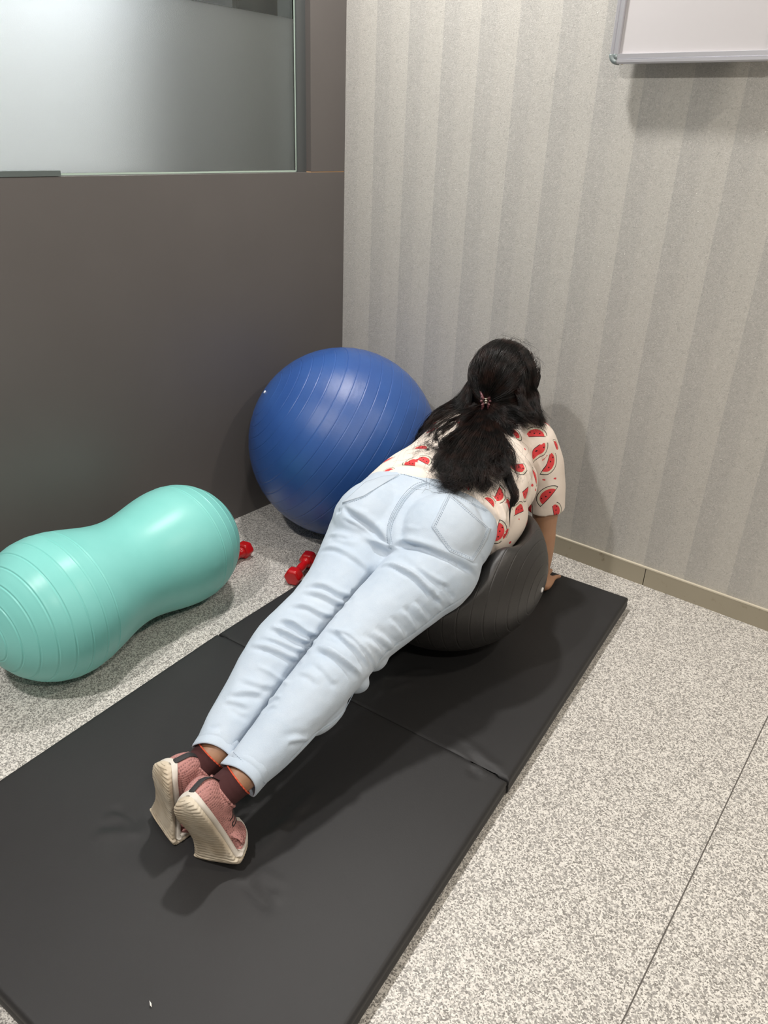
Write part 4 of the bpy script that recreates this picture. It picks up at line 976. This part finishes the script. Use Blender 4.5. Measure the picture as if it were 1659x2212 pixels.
GD = [  # guides ordered from the left side round to the right
 ([(1022, 868), (985, 872), (950, 888), (925, 918), (908, 950), (888, 985)], [0.01, 0.02, 0.02, 0.02, 0.02]),
 ([(1028, 872), (990, 885), (955, 900), (928, 935), (912, 965), (880, 990)], [0.01, 0.025, 0.02, 0.015, 0.01]),
 ([(1035, 876), (1000, 895), (970, 915), (945, 945), (928, 968), (915, 975)], [0.01, 0.035, 0.03, 0.02, 0.01]),
 ([(1040, 878), (1012, 905), (985, 935), (962, 965), (950, 990), (960, 1010)], [0.01, 0.045, 0.045, 0.03, 0.012]),
 ([(1043, 880), (1015, 920), (980, 955), (955, 985), (945, 1012), (958, 1030), (950, 1045)], [0.01, 0.05, 0.055, 0.04, 0.012]),
 ([(1045, 880), (1020, 925), (992, 965), (970, 1005), (975, 1035), (962, 1055), (935, 1052)], [0.01, 0.055, 0.060, 0.045, 0.010]),
 ([(1046, 880), (1030, 930), (1008, 970), (990, 1010), (1000, 1035), (985, 1050), (950, 1035)], [0.01, 0.055, 0.065, 0.05, 0.010]),
 ([(1048, 880), (1040, 930), (1022, 975), (1010, 1015), (1025, 1040), (1018, 1056)], [0.01, 0.055, 0.065, 0.05, 0.012]),
 ([(1049, 880), (1048, 930), (1040, 975), (1035, 1015), (1050, 1045), (1045, 1062)], [0.01, 0.05, 0.060, 0.045, 0.012]),
 ([(1051, 880), (1058, 925), (1062, 970), (1050, 1010), (1064, 1035), (1056, 1058)], [0.01, 0.045, 0.055, 0.035, 0.010]),
 ([(1052, 879), (1066, 920), (1080, 955), (1075, 990), (1090, 1020), (1080, 1045)], [0.01, 0.04, 0.045, 0.03, 0.010]),
 ([(1054, 878), (1076, 915), (1098, 945), (1112, 970), (1118, 995), (1104, 1018)], [0.01, 0.035, 0.035, 0.02, 0.008]),
 ([(1056, 877), (1074, 930), (1084, 990), (1100, 1040), (1112, 1072), (1102, 1100), (1101, 1138)], [0.01, 0.04, 0.035, 0.025, 0.012]),
]
glay = [lay(a_, b_) for a_, b_ in GD]
wts = np.array([1.1, 0.7, 0.45, 0.9, 1.6, 1.8, 1.7, 1.7, 1.5, 1.2, 0.9, 0.35]); wts /= wts.sum()
def lock(A, cnt, rad, amp, fr, ln, r0=0.00048, frizz=0.004):
    cnt = int(cnt * 1.7) if cnt > 1 else 1
    m = len(A); u = np.linspace(0, 1, m); T = np.gradient(A, axis=0); T /= np.linalg.norm(T, axis=1)[:, None] + 1e-9
    sd = np.cross(T, RC[2]); sd /= np.linalg.norm(sd, axis=1)[:, None] + 1e-9; ph = RNG.uniform(0, 2 * PI); off = RNG.normal(0, 1, 3) * 0.008
    cen = A + (sd * np.sin(ph + fr * 2 * PI * u ** 1.3)[:, None] + RC[2] * 0.7 * np.cos(ph + fr * 2 * PI * u ** 1.3)[:, None]) * (amp * np.clip(u * 1.6, 0, 1) ** 1.0)[:, None] + off * u[:, None]
    env = np.clip(4 * u + 0.25, 0, 1) * np.clip((1.0 - u) * 2.2 + 0.12, 0, 1)
    for k in range(cnt):
        o3 = RNG.normal(0, 1, 3); o3 *= rad * RNG.random() ** 0.5 / np.linalg.norm(o3); e = min(1.0, ln * RNG.uniform(0.8, 1.08)); q = u * e * (m - 1)
        P = cen + o3 * env[:, None] + RNG.normal(0, frizz, 3) * (u ** 1.6)[:, None] * (3.0 if RNG.random() < 0.10 else 1.0)
        P = np.stack([np.interp(q, np.arange(m), P[:, c_]) for c_ in range(3)], 1)
        strand(P, r0, r0 * 0.4)
for k in range(92):
    i = RNG.choice(len(wts), p=wts); f = RNG.random(); A = glay[i] * (1 - f) + glay[i + 1] * f
    dp = RNG.random(); A = A - RC[2] * (dp * 0.030 * np.sin(PI * np.clip(np.linspace(0, 1, len(A)) * 1.05, 0, 1)))[:, None]
    lock(A, 36, RNG.uniform(0.005, 0.011), RNG.uniform(0.005, 0.018), RNG.uniform(1.2, 3.2), RNG.uniform(0.50, 1.02))
for k in range(900):
    i = RNG.choice(len(wts), p=wts); f = RNG.random(); A = glay[i] * (1 - f) + glay[i + 1] * f
    lock(A, 1, 0.012, RNG.uniform(0.004, 0.014), RNG.uniform(1.2, 3), RNG.uniform(0.7, 1.1), 0.00035, 0.010)
# the thin lock ending in a point on the right of the back
lk = glay[12]
for k in range(260):
    u = np.linspace(0, 1, len(lk)); o3 = RNG.normal(0, 1, 3); o3 /= np.linalg.norm(o3); rad_ = 0.010 * RNG.random() ** 0.5
    A = lk + o3 * (rad_ * (0.4 + 0.9 * np.sin(PI * np.clip(u, 0, 1)) ** 1 * (u < 0.8) + 0.0) * np.clip((1.02 - u) * 3, 0, 1))[:, None]
    strand(A, 0.0005, 0.0002)
# 3. hair below the clip, from the nape: fanning left over the shoulder and right in front of it
NAPE = HC + np.array([0.01, -0.085, -0.060])
side = [
 [HC + np.array([-0.090, -0.02, 0.02]), HC + np.array([-0.094, -0.03, -0.03]), onax((988, 862), 1, -0.42), onax((940, 890), 1, -0.43), onax((915, 930), 1, -0.45), onax((900, 962), 1, -0.47), onax((868, 1000), 1, -0.50)],
 [HC + np.array([-0.085, -0.05, -0.03]), onax((990, 885), 1, -0.44), onax((955, 905), 1, -0.45), onax((935, 940), 1, -0.47), onax((925, 965), 1, -0.49), onax((905, 985), 1, -0.50)],
 [HC + np.array([-0.05, -0.09, -0.03]), onax((1010, 888), 1, -0.45), onax((985, 915), 1, -0.47), onax((965, 940), 1, -0.49), onax((950, 960), 1, -0.50), onax((940, 975), 1, -0.51)],
]
side2 = [
 [HC + np.array([0.060, 0.01, 0.080]), HC + np.array([0.088, 0.005, 0.035]), HC + np.array([0.096, 0.0, -0.01]), onax((1157, 850), 1, -0.34), onax((1158, 870), 1, -0.35), onax((1166, 900), 1, -0.36), onax((1176, 925), 1, -0.37)],
 [HC + np.array([0.055, -0.03, 0.085]), HC + np.array([0.085, -0.04, 0.04]), HC + np.array([0.092, -0.045, -0.01]), onax((1148, 858), 1, -0.37), onax((1150, 885), 1, -0.40), onax((1160, 905), 1, -0.41), onax((1168, 918), 1, -0.40)],
 [HC + np.array([0.070, -0.07, -0.02]), onax((1125, 865), 1, -0.42), onax((1130, 888), 1, -0.43), onax((1140, 898), 1, -0.44), onax((1150, 905), 1, -0.44)],
]
side3 = [
 [CLIP + np.array([0.0, 0.02, 0.0]), onax((1075, 878), 1, -0.46), onax((1100, 888), 1, -0.46), onax((1130, 897), 1, -0.45), onax((1155, 908), 1, -0.43)],
 [CLIP + np.array([0.0, 0.02, -0.01]), onax((1070, 890), 1, -0.47), onax((1092, 905), 1, -0.48), onax((1108, 912), 1, -0.48), onax((1120, 915), 1, -0.48)],
 [CLIP + np.array([0.0, 0.02, -0.02]), onax((1060, 900), 1, -0.48), onax((1075, 920), 1, -0.50), onax((1085, 935), 1, -0.50), onax((1095, 945), 1, -0.50)],
]
side4 = [
 [HC + np.array([-0.080, -0.04, -0.02]), onax((985, 870), 1, -0.43), onax((945, 888), 1, -0.44), onax((920, 925), 1, -0.45), onax((900, 965), 1, -0.47), onax((866, 1003), 1, -0.50)],
 [HC + np.array([-0.060, -0.08, -0.05]), onax((1000, 895), 1, -0.47), onax((968, 925), 1, -0.49), onax((940, 955), 1, -0.51), onax((915, 975), 1, -0.52), onax((870, 1002), 1, -0.53)],
]
for grp, cnt, amp in ((side, 40, 0.008), (side4, 42, 0.009), (side2, 46, 0.004), (side3, 40, 0.006)):
    G_ = [crom(g, 22) for g in grp]
    for k in range(cnt):
        i = RNG.integers(0, len(G_) - 1); f = RNG.random(); A = G_[i] * (1 - f) + G_[i + 1] * f
        lock(A, 46, RNG.uniform(0.006, 0.011), RNG.uniform(0.3, 1.2) * amp, RNG.uniform(0.8, 2.0), RNG.uniform(0.75, 1.05))
# 4. flyaways over the crown and down the sides
for k in range(160):
    d = RNG.normal(size=3); d[2] = abs(d[2]) * 1.2 - 0.2; d /= np.linalg.norm(d); t_ = np.cross(d, RNG.normal(size=3)); t_ /= np.linalg.norm(t_); L_ = RNG.uniform(0.03, 0.07); P = []
    for u in np.linspace(0, 1, 10):
        q = d + t_ * (u * L_ / 0.1); q /= np.linalg.norm(q); P.append(cap_pt(q, 1.0 + 0.16 * u * (0.4 + 0.6 * math.sin(k))) )
    strand(P, 0.0003, 0.0002, 3)
for k in range(150):
    i = RNG.integers(3, 12); A = glay[i].copy(); u = np.linspace(0, 1, len(A)); o3 = RNG.normal(0, 0.022, 3)
    A = A + o3 * (u ** 1.5)[:, None] + RC[0] * (0.010 * u * np.sin(RNG.uniform(0, 6) + RNG.uniform(6, 14) * u))[:, None]
    strand(A, 0.0003, 0.0002, 3)
# cap of massed hair under the strands joins the same mesh
cv = getv(capm); cf = [tuple(p.vertices) for p in capm.polygons]
def fast_mesh(V, Q):
    me = bpy.data.meshes.new('hair'); me.vertices.add(len(V)); me.vertices.foreach_set('co', V.astype(np.float32).ravel())
    me.loops.add(Q.size); me.loops.foreach_set('vertex_index', Q.astype(np.int32).ravel()); me.polygons.add(len(Q))
    me.polygons.foreach_set('loop_start', np.arange(0, Q.size, 4, dtype=np.int32)); me.update(calc_edges=True); me.validate(); return me
cq = np.array([f for f in cf if len(f) == 4]); hq = np.concatenate(hairF) + len(cv)
hair = link('hair', fast_mesh(np.concatenate([cv] + hairV), np.concatenate([cq, hq])), M_HAIR, BX)
# claw clip
cl = bpy.data.objects.new('hair_clip', None); COL.objects.link(cl); cl.location = tuple(CLIP); bpy.context.view_layer.update(); cl.parent = BX; cl.matrix_parent_inverse = BX.matrix_world.inverted()
vz = RC[2]; vx = RC[0]; vy = RC[1]; base = CLIP + vz * 0.012
for s in (-1, 1):
    prt = []
    for q0, q1 in (((0.006, 0.004), (0.016, 0.034)), ((0.006, -0.004), (0.010, -0.028))):
        P = [base + vx * s * (q0[0] + (q1[0] - q0[0]) * u) + vy * (q0[1] + (q1[1] - q0[1]) * u) - vz * 0.014 * u ** 2 for u in np.linspace(0, 1, 8)]
        prt.append(tube(P, [0.0032, 0.0042, 0.0034, 0.0042, 0.0034, 0.0038, 0.0028, 0.0015], 10, fine=24))
    for q in ((0.010, 0.010), (0.012, 0.0), (0.009, -0.010)): prt.append(ellipsoid(base + vx * s * q[0] + vy * q[1], (0.0045, 0.0045, 0.0045), nu=12, nv=8))
    V, F = merge(prt); link('claw', mesh(V, F), M_CLIP, cl)
V, F = merge([tube([base + vx * -0.006 + vy * y + vz * 0.003, base + vy * y + vz * 0.006, base + vx * 0.006 + vy * y + vz * 0.003], 0.0013, 8, fine=10) for y in (-0.006, 0.0, 0.006)] + [tube([base + vy * -0.008 + vz * 0.005, base + vy * 0.008 + vz * 0.005], 0.0016, 8)])
link('clip_spring', mesh(V, F), M_CLIPM, cl)
